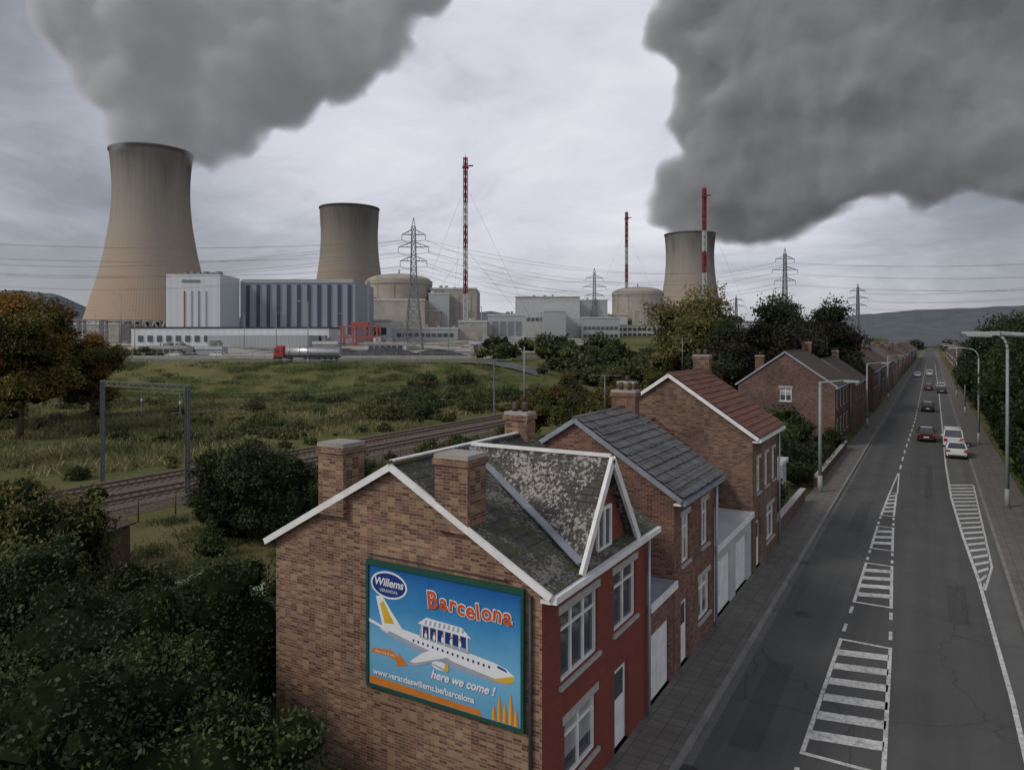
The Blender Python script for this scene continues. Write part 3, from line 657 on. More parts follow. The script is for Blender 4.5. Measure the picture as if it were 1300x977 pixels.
for i in range(75):
    s0=random.uniform(-125,15); d0=random.uniform(70,138)
    L=random.randint(2,9); big=random.uniform(.5,1.3)
    for j in range(L):
        s=s0+random.gauss(0,4.5); d=d0+random.gauss(0,2.2); x,y=S(s,d)
        if x>-59: continue
        r=random.uniform(.4,1.5)*big; cl.append((x,y,float(gz(x,y))+r*.2,r,r*random.uniform(.5,1.0)))
for i in range(60):
    s=random.uniform(-22,6); d=random.uniform(95,150); x,y=S(s,d)
    if x>-59: continue
    r=random.uniform(1,2.4); cl.append((x,y,float(gz(x,y))+r*.3,r,r*.8))
leaves('field_scrub',cl,130000,.17,G+GY[2:3]+[(.09,.10,.035),(.11,.10,.045)],None,.6,.45)
cl=[]
for i in range(650):
    s=random.uniform(-125,15); d=random.uniform(58,134); x,y=S(s,d)
    if x>-59: continue
    cl.append((x,y,float(gz(x,y))+.05,random.uniform(1.5,5),random.uniform(.35,.9)))
leaves('tall_grass',cl,200000,.42,[(.20,.175,.085),(.165,.16,.07),(.23,.20,.10),(.12,.14,.055),(.10,.125,.045)],None,0,.9,.3,1.2)
cl=[]
for i in range(420):
    s=random.uniform(-150,8); d=random.uniform(134,164); x,y=S(s,d)
    if x>-66: continue
    cl.append((x,y,float(gz(x,y))+.05,random.uniform(1.5,4),.4))
leaves('bank_grass',cl,80000,.40,[(.12,.155,.05),(.095,.13,.042),(.15,.165,.062)],None,0,.9,.3,1.0)
cl=[]
for i in range(400):
    x=random.uniform(-42,-17); y=random.uniform(14,75)
    cl.append((x,y,.02,random.uniform(.6,2),.2))
leaves('garden_grass',cl,90000,.14,[(.075,.105,.034),(.06,.085,.026),(.11,.115,.048)],None,0,.9,.3,1.0)
cl=[]
for i in range(110):
    x=random.uniform(-43.6,-41.8) if i%2 else random.uniform(-59,-56.5); y=random.uniform(10,180); r=random.uniform(.3,1.0); cl.append((x,y,r*.3,r,r*.8))
leaves('trackside_weeds',cl,40000,.13,G+GY,None,.6,.35)
# trees
tA=make_tree('broadleaf_tree',-64,42,17.5,6.2,AU,34000,.16,34,.06,.5,.34)
tA.location=(*S(-54.5,80),0)
clone(tA,*S(-61,84),1.05,2.0); clone(tA,*S(-52,90),.72,4.0); clone(tA,*S(-66,96),1.15,1.0)
tG=make_tree('broadleaf_tree',*S(24.5,97),17.2,8.0,GY+[(.08,.10,.035),(.06,.085,.03)],30000,.19,30,.10,.35,.34)
tB=make_tree('broadleaf_tree',-17.5,100,16,6.5,PU+GD,24000,.19,26,.15,.55,.36)
tC=make_tree('broadleaf_tree',8.5,84,12.5,4.4,GD,20000,.14,22,.03,.75,rs=.45)
for (x,y,s) in ((8.8,92,1.1),(8.6,100,1.2),(9,109,1.15),(8.3,118,1.2),(8.6,128,1.1),(8.2,139,1.05),(8.5,150,1.0),(8.2,163,.95),(8,178,.85),(8.2,192,.8),(8.2,75,.95),(8.6,66,.9),(9,57,.9),(13,104,1.3),(13,130,1.3),(13,160,1.2)): clone(tC,x,y,s,random.uniform(0,6))
cl=[(6.6+random.uniform(-.25,.6),random.uniform(48,205),random.uniform(.5,4.2),random.uniform(.7,1.1)) for i in range(230)]
leaves('roadside_hedge',cl,70000,.13,GD+G[:1],None,.8,.25)
for (x,y,s) in ((-14,120,1.05),(-19,112,1.0),(-21,124,1.0),(-22,90,.8),(-19,138,1.0),(-15,131,.95),(-20,155,.95),(-21,175,.9),(-30,118,.9),(-22,200,.85),(-22,230,.85)): clone(tB,x,y,s,random.uniform(0,6))
tO=make_tree('autumn_bush',*S(7.5,76),5.6,3.8,AU+G,14000,.15,18,.02,.6)
for (s,d,k) in ((2.5,80,.8),(12,84,.9),(15,90,1),(19,80,.7),(6,90,.9)): clone(tO,*S(s,d),k,random.uniform(0,6))
tS=make_tree('broadleaf_tree',*S(30,106),9,5,G+GY,16000,.18,20,.05,.5)
for (s,d,k) in ((17,112,.8),(24,118,.8),(34,112,.9),(28,90,.6),(36,100,.7),(33,84,.55),(40,128,.8),(30,130,.85),(10,118,.6),(46,140,.9)):
    clone(tS,*S(s,d),k,random.uniform(0,6))
cl=[(-8.6+random.uniform(-.4,.4),random.uniform(57,79),random.uniform(.4,1.4),random.uniform(.6,1.0)) for i in range(26)]+[(-9+random.uniform(-1.5,.6),random.uniform(42,52),random.uniform(.4,1.6),random.uniform(.6,1.1)) for i in range(12)]
cl+=[(random.uniform(-22,-10),random.uniform(58,79),random.uniform(.5,2.5),random.uniform(1,2.2)) for i in range(20)]
bush('garden_hedge',cl,50000,.12,G+GD)
cl=[]
for i in range(150):
    s=random.uniform(-8,78); d=random.uniform(170,235); x,y=S(s,d); r=random.uniform(1.2,3.2); z0=float(gz(x,y)); cl.append((x,y,z0+random.uniform(.3,1.2)*r,r))
for i in range(70):
    s=random.uniform(60,150); d=random.uniform(230,330); x,y=S(s,d)
    if x>-24: continue
    r=random.uniform(3,5); z0=float(gz(x,y)); cl.append((x,y,z0+random.uniform(.5,1.6)*r,r))
for i in range(60):
    s=random.uniform(-170,-95); d=random.uniform(205,250); x,y=S(s,d); r=random.uniform(.8,2.0); cl.append((x,y,float(gz(x,y))+r*.4,r))
leaves('distant_trees',cl,100000,.48,G+GD+[(.10,.10,.035)],None,.7,.3)
cl=[]
for i in range(220):
    s=random.uniform(-420,520); d=random.uniform(650,1000); x,y=S(s,d); 
    if abs(x)<14: continue
    r=random.uniform(5,10); cl.append((x,y,float(gz(x,y))+r*.4,r,r*.8))
leaves('distant_trees',cl,50000,1.9,[(.065,.078,.07),(.075,.085,.075),(.085,.09,.075)],None,.8,.25)  # far tree line: leaf colours greyed and paled to paint in distance haze
# hills
vs=[];fs=[];NA=360;NR=9
for i in range(NA+1):
    az=-75+150*i/NA
    a=math.radians(az); px=650+918*math.tan(math.radians(max(-60,min(60,az))))
    hh=float(np.interp(px,[-400,-100,20,70,115,160,420,560,620,660,720,900,1040,1100,1160,1230,1300,1500,2000],[120,150,168,160,115,90,80,92,104,96,76,78,74,96,106,112,122,130,120])); hh+=7*mnoise.noise(Vector((i*.06,0,1)))+3*mnoise.noise(Vector((i*.35,0,5)))+1.8*mnoise.noise(Vector((i*1.3,0,9)))
    for j in range(NR+1):
        t=j/NR; d=1400+t*900; h=-5+(hh+5)*float(sm(t*1.0)) ; h+=4*mnoise.noise(Vector((i*.15,j*.6,2)))*t*(1-t)*3
        s_=math.tan(a)*d; x,y=S(s_,d); vs.append((x,y,h))
for i in range(NA):
    for j in range(NR): q=i*(NR+1)+j; fs.append((q,q+NR+1,q+NR+2,q+1))
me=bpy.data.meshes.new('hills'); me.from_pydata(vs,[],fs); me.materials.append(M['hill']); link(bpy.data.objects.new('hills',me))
# ---------------- plant
def site(name): return empty(name,(0,0,0),TH)
def gs(s,d): x,y=S(s,d); return float(gz(x,y))
def cooling_tower(s,d,k=1.0,zb=None,H=150.,RT=35.,RTh=32.7,RB=55.6):
    E=empty('cooling_tower',(*S(s,d),zb if zb is not None else gs(s,d)),TH); n=128; hs=np.linspace(9,H,60)
    prof=[]; mid=RTh*1.01
    for h in hs:
        t=h/H; r=float(np.interp(t,[0,.18,.32,.45,.6,.72,.82,.92,1],[RB,RB-(RB-mid)*.34,RB-(RB-mid)*.59,RB-(RB-mid)*.77,RB-(RB-mid)*.93,mid,RTh,RTh*1.03,RT])); prof.append((r*k,h*k))
    rr=np.array([p[0] for p in prof]); 
    for _ in range(6): rr[1:-1]=(rr[:-2]+2*rr[1:-1]+rr[2:])/4
    prof=[(float(r),p[1]) for r,p in zip(rr,prof)]
    vs=[];fs=[];uv=[]
    full=prof+[(rr[-1]+.8*k,prof[-1][1]+.1),(rr[-1]+.8*k,prof[-1][1]+1.6*k),(rr[-1]-1*k,prof[-1][1]+1.6*k)]+[(r-1.0*k,z) for r,z in prof[::-1]]
    N=n+1
    for (r,z) in full:
        for i in range(N): a=2*math.pi*i/n; vs.append((r*math.cos(a),r*math.sin(a),z)); uv.append((i/n,z/(H*k)))
    for a in range(len(full)-1):
        for i in range(n): fs.append((a*N+i,a*N+i+1,(a+1)*N+i+1,(a+1)*N+i))
    me=bpy.data.meshes.new('shell'); me.from_pydata(vs,[],fs); ul=me.uv_layers.new(name='UVMap')
    vi=np.zeros(len(me.loops),int); me.loops.foreach_get('vertex_index',vi); ul.data.foreach_set('uv',np.array(uv,np.float32)[vi].ravel())
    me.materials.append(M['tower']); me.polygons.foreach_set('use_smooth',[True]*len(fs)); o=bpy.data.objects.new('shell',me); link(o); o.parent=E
    b=MB(); r1=prof[0][0]; 
    for i in range(44):
        for sg in (-1,1):
            a=2*math.pi*i/44; a2=a+sg*math.pi/44; b.beam(((r1+3*k)*math.cos(a),(r1+3*k)*math.sin(a),0),((r1-.5)*math.cos(a2),(r1-.5)*math.sin(a2),9.3*k),1.1*k,'concrete')
    b.lathe([(r1+5*k,-3),(r1+5*k,1.2),(r1+1,1.4)],0,0,64,'concrete'); b.build('columns',E)
    return E
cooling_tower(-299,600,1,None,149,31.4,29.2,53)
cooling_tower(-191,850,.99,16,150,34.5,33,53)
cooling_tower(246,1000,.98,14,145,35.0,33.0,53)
B1=site('industrial_building'); b=MB()
b.box(-154,-130,322,345,6,40.5,'clad_white'); b.box(-130+.01,-75,346,392,6,39.5,'clad_grey'); b.box(-129,-76,345.6,346,38.4,40.2,'clad_mid')
for i in range(11):
    x=-127+i*4.85; b.box(x,x+1.5,345.5,346,14,37.6,'clad_blue')
for i,x in enumerate(np.arange(-146,-134,3.2)): b.box(x,x+.35,321.6,322,16,33,['orange','p_grey','steel','p_grey','orange'][i%5])
b.box(-147,-139,321.6,322,37,38,'steel')
b.box(-158,-76,300,321.9,5,16,'clad_white'); b.box(-158.3,-75.7,299.7,322,16,16.6,'dark')
for i in range(20): b.box(-155+i*3.9,-153+i*3.9,299.6,300,10.5,13,'glass')
b.box(-120,-80,285,299.5,5,13,'clad_mid'); b.box(-66,-65,330,331,5,38,'steel')
for i in range(6): b.box(-150+i*3,-148.5+i*3,330,334,40.5,42+.5*(i%2),'steel')
b.build('body',B1)
def reactor(s,d,r,zt,zb,mat='beige'):
    E=empty('reactor_building',(*S(s,d),0),TH); b=MB(); dome=r*.26
    prof=[(r,zb),(r,zt-dome-2),(r+.6,zt-dome-2),(r+.6,zt-dome+.6),(r-.3,zt-dome+.65)]+[((r-.3)*math.cos(a),zt-dome+.6+(dome-.6)*math.sin(a)) for a in np.linspace(.05,1.57,10)]
    b.lathe(prof,0,0,64,mat,False)
    for i in range(12):
        a=2*math.pi*i/12; b.beam(((r+.05)*math.cos(a),(r+.05)*math.sin(a),zb),((r+.05)*math.cos(a),(r+.05)*math.sin(a),zt-dome-2),.7,mat)
    b.tube((0,0,zt),(0,0,zt+3),.5,.4,'steel'); b.build('containment',E); return E
reactor(-75,480,21.5,55,8); 
reactor(113,650,22.5,59,8,'beige')
def block(name,boxes,wins=()):
    E=site(name); b=MB()
    for (s0,s1,d0,d1,z0,z1,m) in boxes:
        b.box(s0,s1,d0,d1,z0,z1,m); b.box(s0-.3,s1+.3,d0-.3,d0,z1-.8,z1+.2,'offwhite' if m!='offwhite' else 'concrete')
        for j in range(3):
            a=random.uniform(s0+1,s1-3); h=random.uniform(.8,2.2); b.box(a,a+random.uniform(1,2.5),d0+2,d0+5,z1,z1+h,random.choice(['steel','concrete','offwhite']))
    for (s0,s1,d,z0,z1,n,m) in wins:
        w=(s1-s0)/n
        for i in range(n): b.box(s0+i*w+w*.15,s0+(i+1)*w-w*.15,d-.35,d,z0,z1,m)
    b.build('body',E); return E
block('turbine_hall',[(-53,-23,470,520,6,45,'beige'),(-100,-53,440,460,6,36,'beige'),(-60,-45,455,470,6,30,'concrete'),(-53,-40,460,469,6,41,'clad_mid')],[(-50,-26,470,15,40,6,'concrete'),(-98,-70,440,12,14.5,9,'glass'),(-58,-47,455,14,16,3,'dark')])
block('industrial_building',[(-90,-66,395,438,6,22,'offwhite'),(-66,-30,400,430,6,18,'clad_mid'),(-14,8,420,450,6,26,'clad_mid'),(-30,-14,405,440,6,22,'concrete')],[(-64,-32,400,13,15,10,'glass'),(-12,6,420,14,22,4,'steel'),(-88,-68,395,14,18,5,'dark')])
block('industrial_building',[(2.5,45,480,540,6,40,'offwhite'),(34,66,500,540,6,39,'clad_mid'),(45,70,470,499,6,26,'clad_mid'),(20,34,455,479,6,30,'clad_mid')],[(4,32,480,24,26,10,'glass'),(46,69,470,18,20,8,'glass'),(46,69,470,13,15,8,'glass')])
block('industrial_building',[(70,96,600,650,6,32,'offwhite'),(100,150,590,625,6,36,'beige'),(130,175,600,640,6,32,'clad_mid'),(60,120,520,560,6,22,'offwhite'),(150,215,560,600,6,24,'concrete')],[(62,118,520,14,16,16,'dark'),(62,118,520,18,20,16,'dark'),(102,128,590,18,31,4,'concrete'),(152,213,560,14,20,12,'dark')])
block('industrial_building',[(-260,-235,330,350,6,16,'offwhite'),(-230,-205,380,400,8,20,'concrete')],[(-258,-237,330,10,12,8,'dark')])
block('site_cabin',[(-112,-100,222,227,5.5,9.2,'offwhite'),(-98,-90,224,229,5.5,9,'clad_mid'),(-66,-58,240,246,6,10.5,'concrete'),(-50,-36,246,252,6,10.3,'offwhite'),(-14,-2,240,247,6,10.5,'clad_mid')],[(-111,-101,222,7,8.2,5,'glass'),(-49,-37,246,8,9.2,6,'glass'),(-13,-3,240,8,9.4,5,'glass')])
E=site('gantry_crane'); b=MB()
for s in (-71,-66,-61,-56):
    for d in (300,306): b.box(s-.3,s+.3,d-.3,d+.3,7,17,'orange')
for z in (12,16.5):
    for d in (300,306): b.box(-72,-55,d-.25,d+.25,z,z+.6,'orange')
for s in (-71,-66,-61): b.beam((s,300,8.5),(s+5,300,16.5),.3,'orange'); b.beam((s+5,300,8.5),(s,300,16.5),.3,'orange')
b.box(-67,-60,301,305,17.1,18.6,'orange'); b.build('frame',E)
E=site('access_road'); b=MB()
def q(s,d,dz=.1): return (s,d,gs(s,d)+dz)
for a in range(-180,6,6): b.poly([q(a,167),q(a+6,167),q(a+6,176),q(a,176)],'asphalt2')
b.build('surface',E)
E=site('plant_yard'); b=MB()
for a in range(-260,40,10):
    for d in range(198,470,16):
        if gs(a,d)<5.5: continue
        b.poly([q(a,d,.08),q(a+10,d,.08),q(a+10,d+16,.08),q(a,d+16,.08)],'concrete' if (a//10+d//16)%3 else 'asphalt2')
b.build('surface',E)
E=site('perimeter_fence'); b=MB()
for a in np.arange(-230,-8,3): b.box(a-.05,a+.05,181,181.1,gs(a,181),gs(a,181)+2.2,'greypole')
for zz in (.3,1.2,2.1): b.beam((-230,181,5.8+zz),(-9,181,5.8+zz),.05,'greypole')
b.box(-230,-9,196.8,197,5.5,6.9,'concrete'); b.build('posts',E)
E=site('guard_rail'); b=MB()
b.beam((-180,166.3,6.5),(0,166.3,6.5),.1,'steel',.3)
for a in range(-180,0,4): b.box(a-.07,a+.07,166.35,166.5,5.6,6.5,'steel')
b.build('rail',E)
E=site('spoil_heap'); b=MB()
for (cs,cd,rx_,h) in ((-36,205,13,3.0),(-22,210,10,2.2),(-50,215,9,2.2)):
    N=20;R_=6; base=len(b.v)
    for j in range(R_+1):
        for i in range(N):
            a=2*math.pi*i/N; r=rx_*j/R_*(1+.12*mnoise.noise(Vector((math.cos(a)*2,math.sin(a)*2,cs)))); 
            s_=cs+r*math.cos(a); d_=cd+r*.5*math.sin(a); b.v.append((s_,d_,gs(s_,d_)+h*(1-(j/R_)**1.5)-.1+.3*mnoise.noise(Vector((s_*.4,d_*.4,0)))))
    for j in range(R_):
        for i in range(N): b.f.append((base+j*N+i,base+j*N+(i+1)%N,base+(j+1)*N+(i+1)%N,base+(j+1)*N+i)); b.mi.append(b.m('heap')); b.sm.append(True)
b.build('heap',E)
def lattice(b,s,d,z0,z1,w0,w1,t,mat,n=10,bands=None):
    for i in range(n):
        a0,a1=i/n,(i+1)/n; za=z0+(z1-z0)*a0; zc=z0+(z1-z0)*a1; wa=(w0+(w1-w0)*a0)/2; wc=(w0+(w1-w0)*a1)/2
        m=bands[i] if bands else mat
        c=[(-1,-1),(1,-1),(1,1),(-1,1)]
        for k in range(4):
            p=c[k];q2=c[(k+1)%4]
            b.beam((s+p[0]*wa,d+p[1]*wa,za),(s+p[0]*wc,d+p[1]*wc,zc),t,m)
            b.beam((s+p[0]*wa,d+p[1]*wa,za),(s+q2[0]*wc,d+q2[1]*wc,zc),t*.6,m); b.beam((s+q2[0]*wa,d+q2[1]*wa,za),(s+p[0]*wc,d+p[1]*wc,zc),t*.6,m)
            b.beam((s+p[0]*wc,d+p[1]*wc,zc),(s+q2[0]*wc,d+q2[1]*wc,zc),t*.6,m)
def pylon(s,d,zt,arms,w0=6.5,t=.28,name='lattice_pylon'):
    E=site(name); b=MB(); z0=gs(s,d)-.5; zk=z0+(zt-z0)*.5
    lattice(b,s,d,z0,zk,w0,2.2,t,'paleL',6); lattice(b,s,d,zk,zt-3,2.2,1.2,t*.8,'paleL',8)
    for k in range(2): b.beam((s-.6+k*1.2,d,zt-3),(s,d,zt),t*.8,'paleL')
    pts=[]
    for (za,L) in arms:
        for sg in (-1,1):
            tip=(s+sg*L,d,za)
            for dd in (-.7,.7):
                b.beam((s+sg*.7,d+dd,za),tip,t*.7,'paleL'); b.beam((s+sg*.6,d+dd,za+1.8),tip,t*.6,'paleL')
            for q_ in (.35,.65): b.beam((s+sg*(.7+(L-.7)*q_),d,za),(s+sg*(.7+(L-.7)*q_),d,za+1.8*(1-q_)),t*.5,'paleL')
            b.beam((tip[0],d,za),(tip[0],d,za-2),.18,'dark'); pts.append((tip[0],d,za-2))
    b.build('lattice',E); return pts
p1=pylon(-35.4,260,55,[(49,4.2),(44.5,5.5),(39.5,4.8)])
p2=pylon(57,500,61,[(54,6),(48,8),(42,6.5)],9,.4)
p3=pylon(151,400,62,[(56,5.2),(50,7),(44,5.8)],7.5,.35)
p4=pylon(287,600,58,[(52,6.5),(46,8.5),(40,7)],9,.5)
p5=pylon(217,700,55,[(50,6),(44,8)],9,.45)
pL=pylon(-300,215,62,[(56,4.2),(51,5.5),(46,4.8)])
p6=pylon(-360,420,70,[(64,5),(58,7),(52,6)],8,.35)
pR=pylon(330,260,60,[(54,5.2),(48,7),(42,5.8)])
E=site('power_lines'); b=MB()
def wire(a,c,sag,r=.09,N=14):
    f=lambda t:(a[0]+(c[0]-a[0])*t,a[1]+(c[1]-a[1])*t,a[2]+(c[2]-a[2])*t-4*sag*t*(1-t))
    for i in range(N): b.tube(f(i/N),f((i+1)/N),r,r,'paleL',3,False)
for A_,B2,sg,r in ((p1,pL,8,.04),(p1,p2,6,.055),(p3,pR,7,.055),(p3,p2,5,.065),(p6,p1,9,.055),(p4,pR,9,.07),(p3,p1,9,.045)):
    for u,v in zip(A_,B2): wire(u,v,sg,r)
b.build('wires',E)
def mast(s,d,zt,bands,w=2.2,guy=True,plat=True):
    E=site('guyed_mast'); b=MB(); z0=gs(s,d); n=len(bands)*3; seq=[m for m in bands for _ in range(3)]
    lattice(b,s,d,z0,zt,w,w,.4,'redmast',n,seq)
    for i,m in enumerate(seq):
        za=z0+(zt-z0)*i/n; zc=z0+(zt-z0)*(i+1)/n; b.tube((s,d,za),(s,d,zc),.55,.55,m,8)
    b.tube((s,d,zt),(s,d,zt+3),.12,.05,'dark',5)
    if plat: b.box(s-1.8,s+1.8,d-1.8,d+1.8,zt-6,zt-5.3,'redmast'); b.box(s+1.6,s+4.5,d-.5,d+.5,zt-5,zt-4.4,'redmast')
    if guy:
        for f_ in (.5,.85):
            for a in (0.4,2.5,4.6): b.tube((s,d,z0+(zt-z0)*f_),(s+math.cos(a)*48,d+math.sin(a)*48,z0),.06,.06,'paleL',3,False)
    b.build('mast',E)
R_,W_='redmast','mastwhite'
mast(-27,420,117,[W_,W_,R_,W_,R_,W_,R_,R_])
mast(103,650,126,[W_,R_,W_,R_,W_,R_,R_])
mast(133,500,116,[W_,W_,W_,R_,W_,R_,R_])
E=site('substation'); b=MB()
for d in (300,330,360):
    for s in range(-190 if d==300 else -215,-160,10):
        lattice(b,s,d,gs(s,d),gs(s,d)+11,.9,.7,.18,'steel',5)
    b.box(-191 if d==300 else -216,-169,d-.3,d+.3,gs(-180,d)+10.6,gs(-180,d)+11.1,'steel')
for s in range(-188,-165,6): b.box(s,s+3.2,290,294,7,11,'greypole'); b.tube((s+.8,292,11),(s+.8,292,13),.25,.2,'sill'); b.tube((s+2.3,292,11),(s+2.3,292,13),.25,.2,'sill')
b.build('portals',E)
def lamp(x,y,h,arm,ang,z=0,r=.09,name='street_lamp',curved=True):
    E=empty(name,(x,y,z),ang); b=MB(); b.tube((0,0,-.1),(0,0,1.2),r*1.6,r*1.5,'greypole',10); b.tube((0,0,1.2),(0,0,h-1.0 if curved else h),r*1.2,r*.8,'greypole',10)
    if curved:
        N=6; pts=[(arm*.45*(1-math.cos(t)),0,h-1.0+1.0*math.sin(t)) for t in np.linspace(0,math.pi/2,N)]+[(arm,0,h+.12)]
        for p,q_ in zip(pts[:-1],pts[1:]): b.tube(p,q_,r*.75,r*.75,'greypole',8)
    else: b.tube((0,0,h-.05),(arm,0,h+.15),r*.6,r*.5,'greypole',8)
    zz=h+.12; L=.95
    b.hexa([(arm-.05,-.13,zz-.07),(arm+L,-.09,zz-.05),(arm+L,.09,zz-.05),(arm-.05,.13,zz-.07),(arm-.05,-.10,zz+.08),(arm+L,-.06,zz+.04),(arm+L,.06,zz+.04),(arm-.05,.10,zz+.08)],'greypole'); b.hexa([(arm+.2,-.1,zz-.12),(arm+L-.05,-.08,zz-.1),(arm+L-.05,.08,zz-.1),(arm+.2,.1,zz-.12),(arm+.15,-.11,zz-.055),(arm+L-.02,-.085,zz-.055),(arm+L-.02,.085,zz-.055),(arm+.15,.11,zz-.055)],'sill')
    b.build('pole',E)
for (s,d,h) in ((-92,170,16),(-46,163,14),(-120,230,14),(-75,230,13),(-8,190,14),(-22,250,14),(-150,260,14),(-60,260,13),(10,250,13),(-100,270,13)): lamp(*S(s,d),h,1.5,TH+(0 if s%2 else math.pi),gs(s,d),.11,curved=False)
lamp(4.6,30,11.0,2.6,math.pi,.12,.11); lamp(4.3,57,11.3,1.6,math.pi,.12,.1); lamp(4.3,90,10,1.8,math.pi,.12,.09); lamp(4.3,125,10,1.8,math.pi,.12,.09); lamp(4.3,165,10,1.8,math.pi,.12,.1)
lamp(-6.9,56,7.9,1.6,0,.12,.11,curved=False); lamp(-6.9,100,8,1.6,0,.12,.1,curved=False); lamp(-6.9,150,8,1.6,0,.12,.1,curved=False)
b=MB()
for (a,c,sg) in (((-6.9,56,7.8),(-7.1,41.1,6.4),.3),((-6.9,56,7.7),(-8.4,80.4,6.2),.6),((-7.1,41.0,6.3),(-7.1,28,5.8),.2)):
    a=Vector(a);c=Vector(c)
    for i in range(8):
        f=lambda t:a.lerp(c,t)-Vector((0,0,4*sg*t*(1-t))); b.tube(f(i/8),f((i+1)/8),.018,.018,'dark',4,False)
b.build('overhead_cable')
E=empty('telegraph_pole',(*S(2,118),0)); b=MB(); b.tube((0,0,-.2),(0,0,10),.14,.1,'greypole'); b.beam((-1,0,9.3),(1,0,9.3),.12,'wood'); b.tube((0,0,8.6),(-3,2,0),.03,.03,'dark',4); b.build('pole',E)
# ---------------- vehicles
M['tail']=plain('tail_light',(.35,.01,.01),.3,.1); M['head']=plain('head_light',(.7,.7,.7),.15,.1)
def car(x,y,rot,col,kind='hatch',z=.012):
    k='car_'+str(col)
    if k not in M:
        t=NT('car_paint'); p=t.n('ShaderNodeBsdfPrincipled',{'Base Color':C(*col),'Roughness':.3,'Coat Weight':.6,'Coat Roughness':.05}); t.l(p.outputs[0],t.out.inputs[0]); M[k]=t.m
    E=empty('parked_car' if kind.startswith('p') else 'car',(x,y,z),rot); b=MB(); van='van' in kind
    if van: sec=[(-2.3,.78,.4,1.0),(-2.2,.88,.25,1.1),(0,.9,.24,1.1),(1.2,.9,.24,1.08),(2.0,.86,.26,.95),(2.25,.74,.4,.75)]; cab=((-2.2,1.55,1.06),(-2.05,.85,1.86),.84,.72)
    else: sec=[(-2.12,.70,.38,.86),(-2.04,.82,.26,.96),(-1.3,.87,.22,.99),(0,.88,.2,.96),(1.0,.87,.22,.92),(1.75,.83,.24,.80),(2.05,.74,.3,.70),(2.13,.62,.38,.6)]; cab=((-1.95,1.05,.94),(-1.35,.3,1.44),.80,.62)
    bi=b.m(k); base=len(b.v)
    for (yy,w,zl,zt) in sec:
        for (px,pz_) in ((-w*.9,zl),(-w,zl+.14),(-w,zt-.14),(-w*.86,zt),(w*.86,zt),(w,zt-.14),(w,zl+.14),(w*.9,zl)): b.v.append((px,yy,pz_))
    for i in range(len(sec)-1):
        for j in range(8): b.f.append((base+i*8+j,base+i*8+(j+1)%8,base+(i+1)*8+(j+1)%8,base+(i+1)*8+j)); b.mi.append(bi); b.sm.append(False)
    b.f.append(tuple(base+j for j in range(8))); b.mi.append(bi); b.sm.append(False); e=base+(len(sec)-1)*8; b.f.append(tuple(e+j for j in range(8))); b.mi.append(bi); b.sm.append(False)
    (ya,yb,zc),(yc,yd,zd),w0,w1=cab
    bot=[(-w0,ya,zc),(w0,ya,zc),(w0,yb,zc),(-w0,yb,zc)]; top=[(-w1,yc,zd),(w1,yc,zd),(w1,yd,zd),(-w1,yd,zd)]
    b.hexa(bot+top,'glass')
    b.hexa([(-w1-.02,yc-.04,zd-.03),(w1+.02,yc-.04,zd-.03),(w1+.02,yd+.04,zd-.03),(-w1-.02,yd+.04,zd-.03),(-w1+.06,yc+.1,zd+.05),(w1-.06,yc+.1,zd+.05),(w1-.06,yd-.1,zd+.05),(-w1+.06,yd-.1,zd+.05)],k)
    for p,q_ in zip(bot,top): b.beam(p,q_,.09,k)
    for sg in (-1,1): b.beam((sg*w0,(ya+yb)/2-.1,zc),(sg*w1,(yc+yd)/2-.1,zd),.08,k)
    L=sec[-1][0]-.8; 
    for sg in (-1,1):
        for yy in (-L,L):
            b.tube((sg*.66,yy,.31),(sg*.89,yy,.31),.31,.31,'rubber',20); b.tube((sg*.89,yy,.31),(sg*.9,yy,.31),.2,.18,'chrome',12)
        b.box(sg*.68-.14,sg*.68+.14,sec[0][0]-.03,sec[0][0]+.12,.68,.86 if not van else 1.0,'tail'); b.box(sg*.62-.15,sg*.62+.15,sec[-1][0]-.12,sec[-1][0]+.02,.5,.64,'head'); b.box(sg*.95-.09,sg*.95+.09,.75,.9,.92,1.06,k)
    b.box(-.26,.26,sec[0][0]-.02,sec[0][0],.5,.61,'p_white'); b.box(-.7,.7,sec[0][0]-.01,sec[0][0]+.1,.3,.42,'dark')
    b.build('body',E)
car(2.05,80.5,0,(.65,.66,.67),'p'); car(1.95,88.5,0,(.60,.61,.62),'pvan'); car(-.45,92,0,(.035,.006,.008)); car(-.45,130,0,(.012,.012,.014)); car(-.5,185,0,(.10,.01,.01)); car(1.9,190,0,(.5,.5,.5),'p'); car(1.9,176,0,(.03,.03,.035),'p'); car(-3.6,250,math.pi,(.4,.4,.4)); car(-.4,260,0,(.5,.5,.52),'van')
for i,(s,d,c) in enumerate(((-116,207,(.5,.5,.5)),(-119,207,(.05,.05,.06)),(-122,207,(.3,.02,.02)),(-126,207,(.6,.6,.6)),(-130,207,(.1,.12,.2)),(-134,208,(.55,.55,.55)),(-96,206,(.5,.5,.5)),(-92,206,(.05,.05,.06)),(-84,206,(.6,.6,.6)))): car(*S(s,d),TH+1.3,c,'p',gs(s,d)+.1)
E=empty('tanker_truck',(*S(-48,171),gs(-48,171)+.12),TH); b=MB()
b.box(-7.9,-5.6,-1.2,1.2,.9,1.4,'dark'); b.hexa([(-8.1,-1.2,1.0),(-5.8,-1.2,1.0),(-5.8,1.2,1.0),(-8.1,1.2,1.0),(-7.8,-1.15,3.4),(-5.9,-1.15,3.4),(-5.9,1.15,3.4),(-7.8,1.15,3.4)],'red'); b.box(-7.4,-5.95,-1.1,1.1,3.4,3.8,'red')
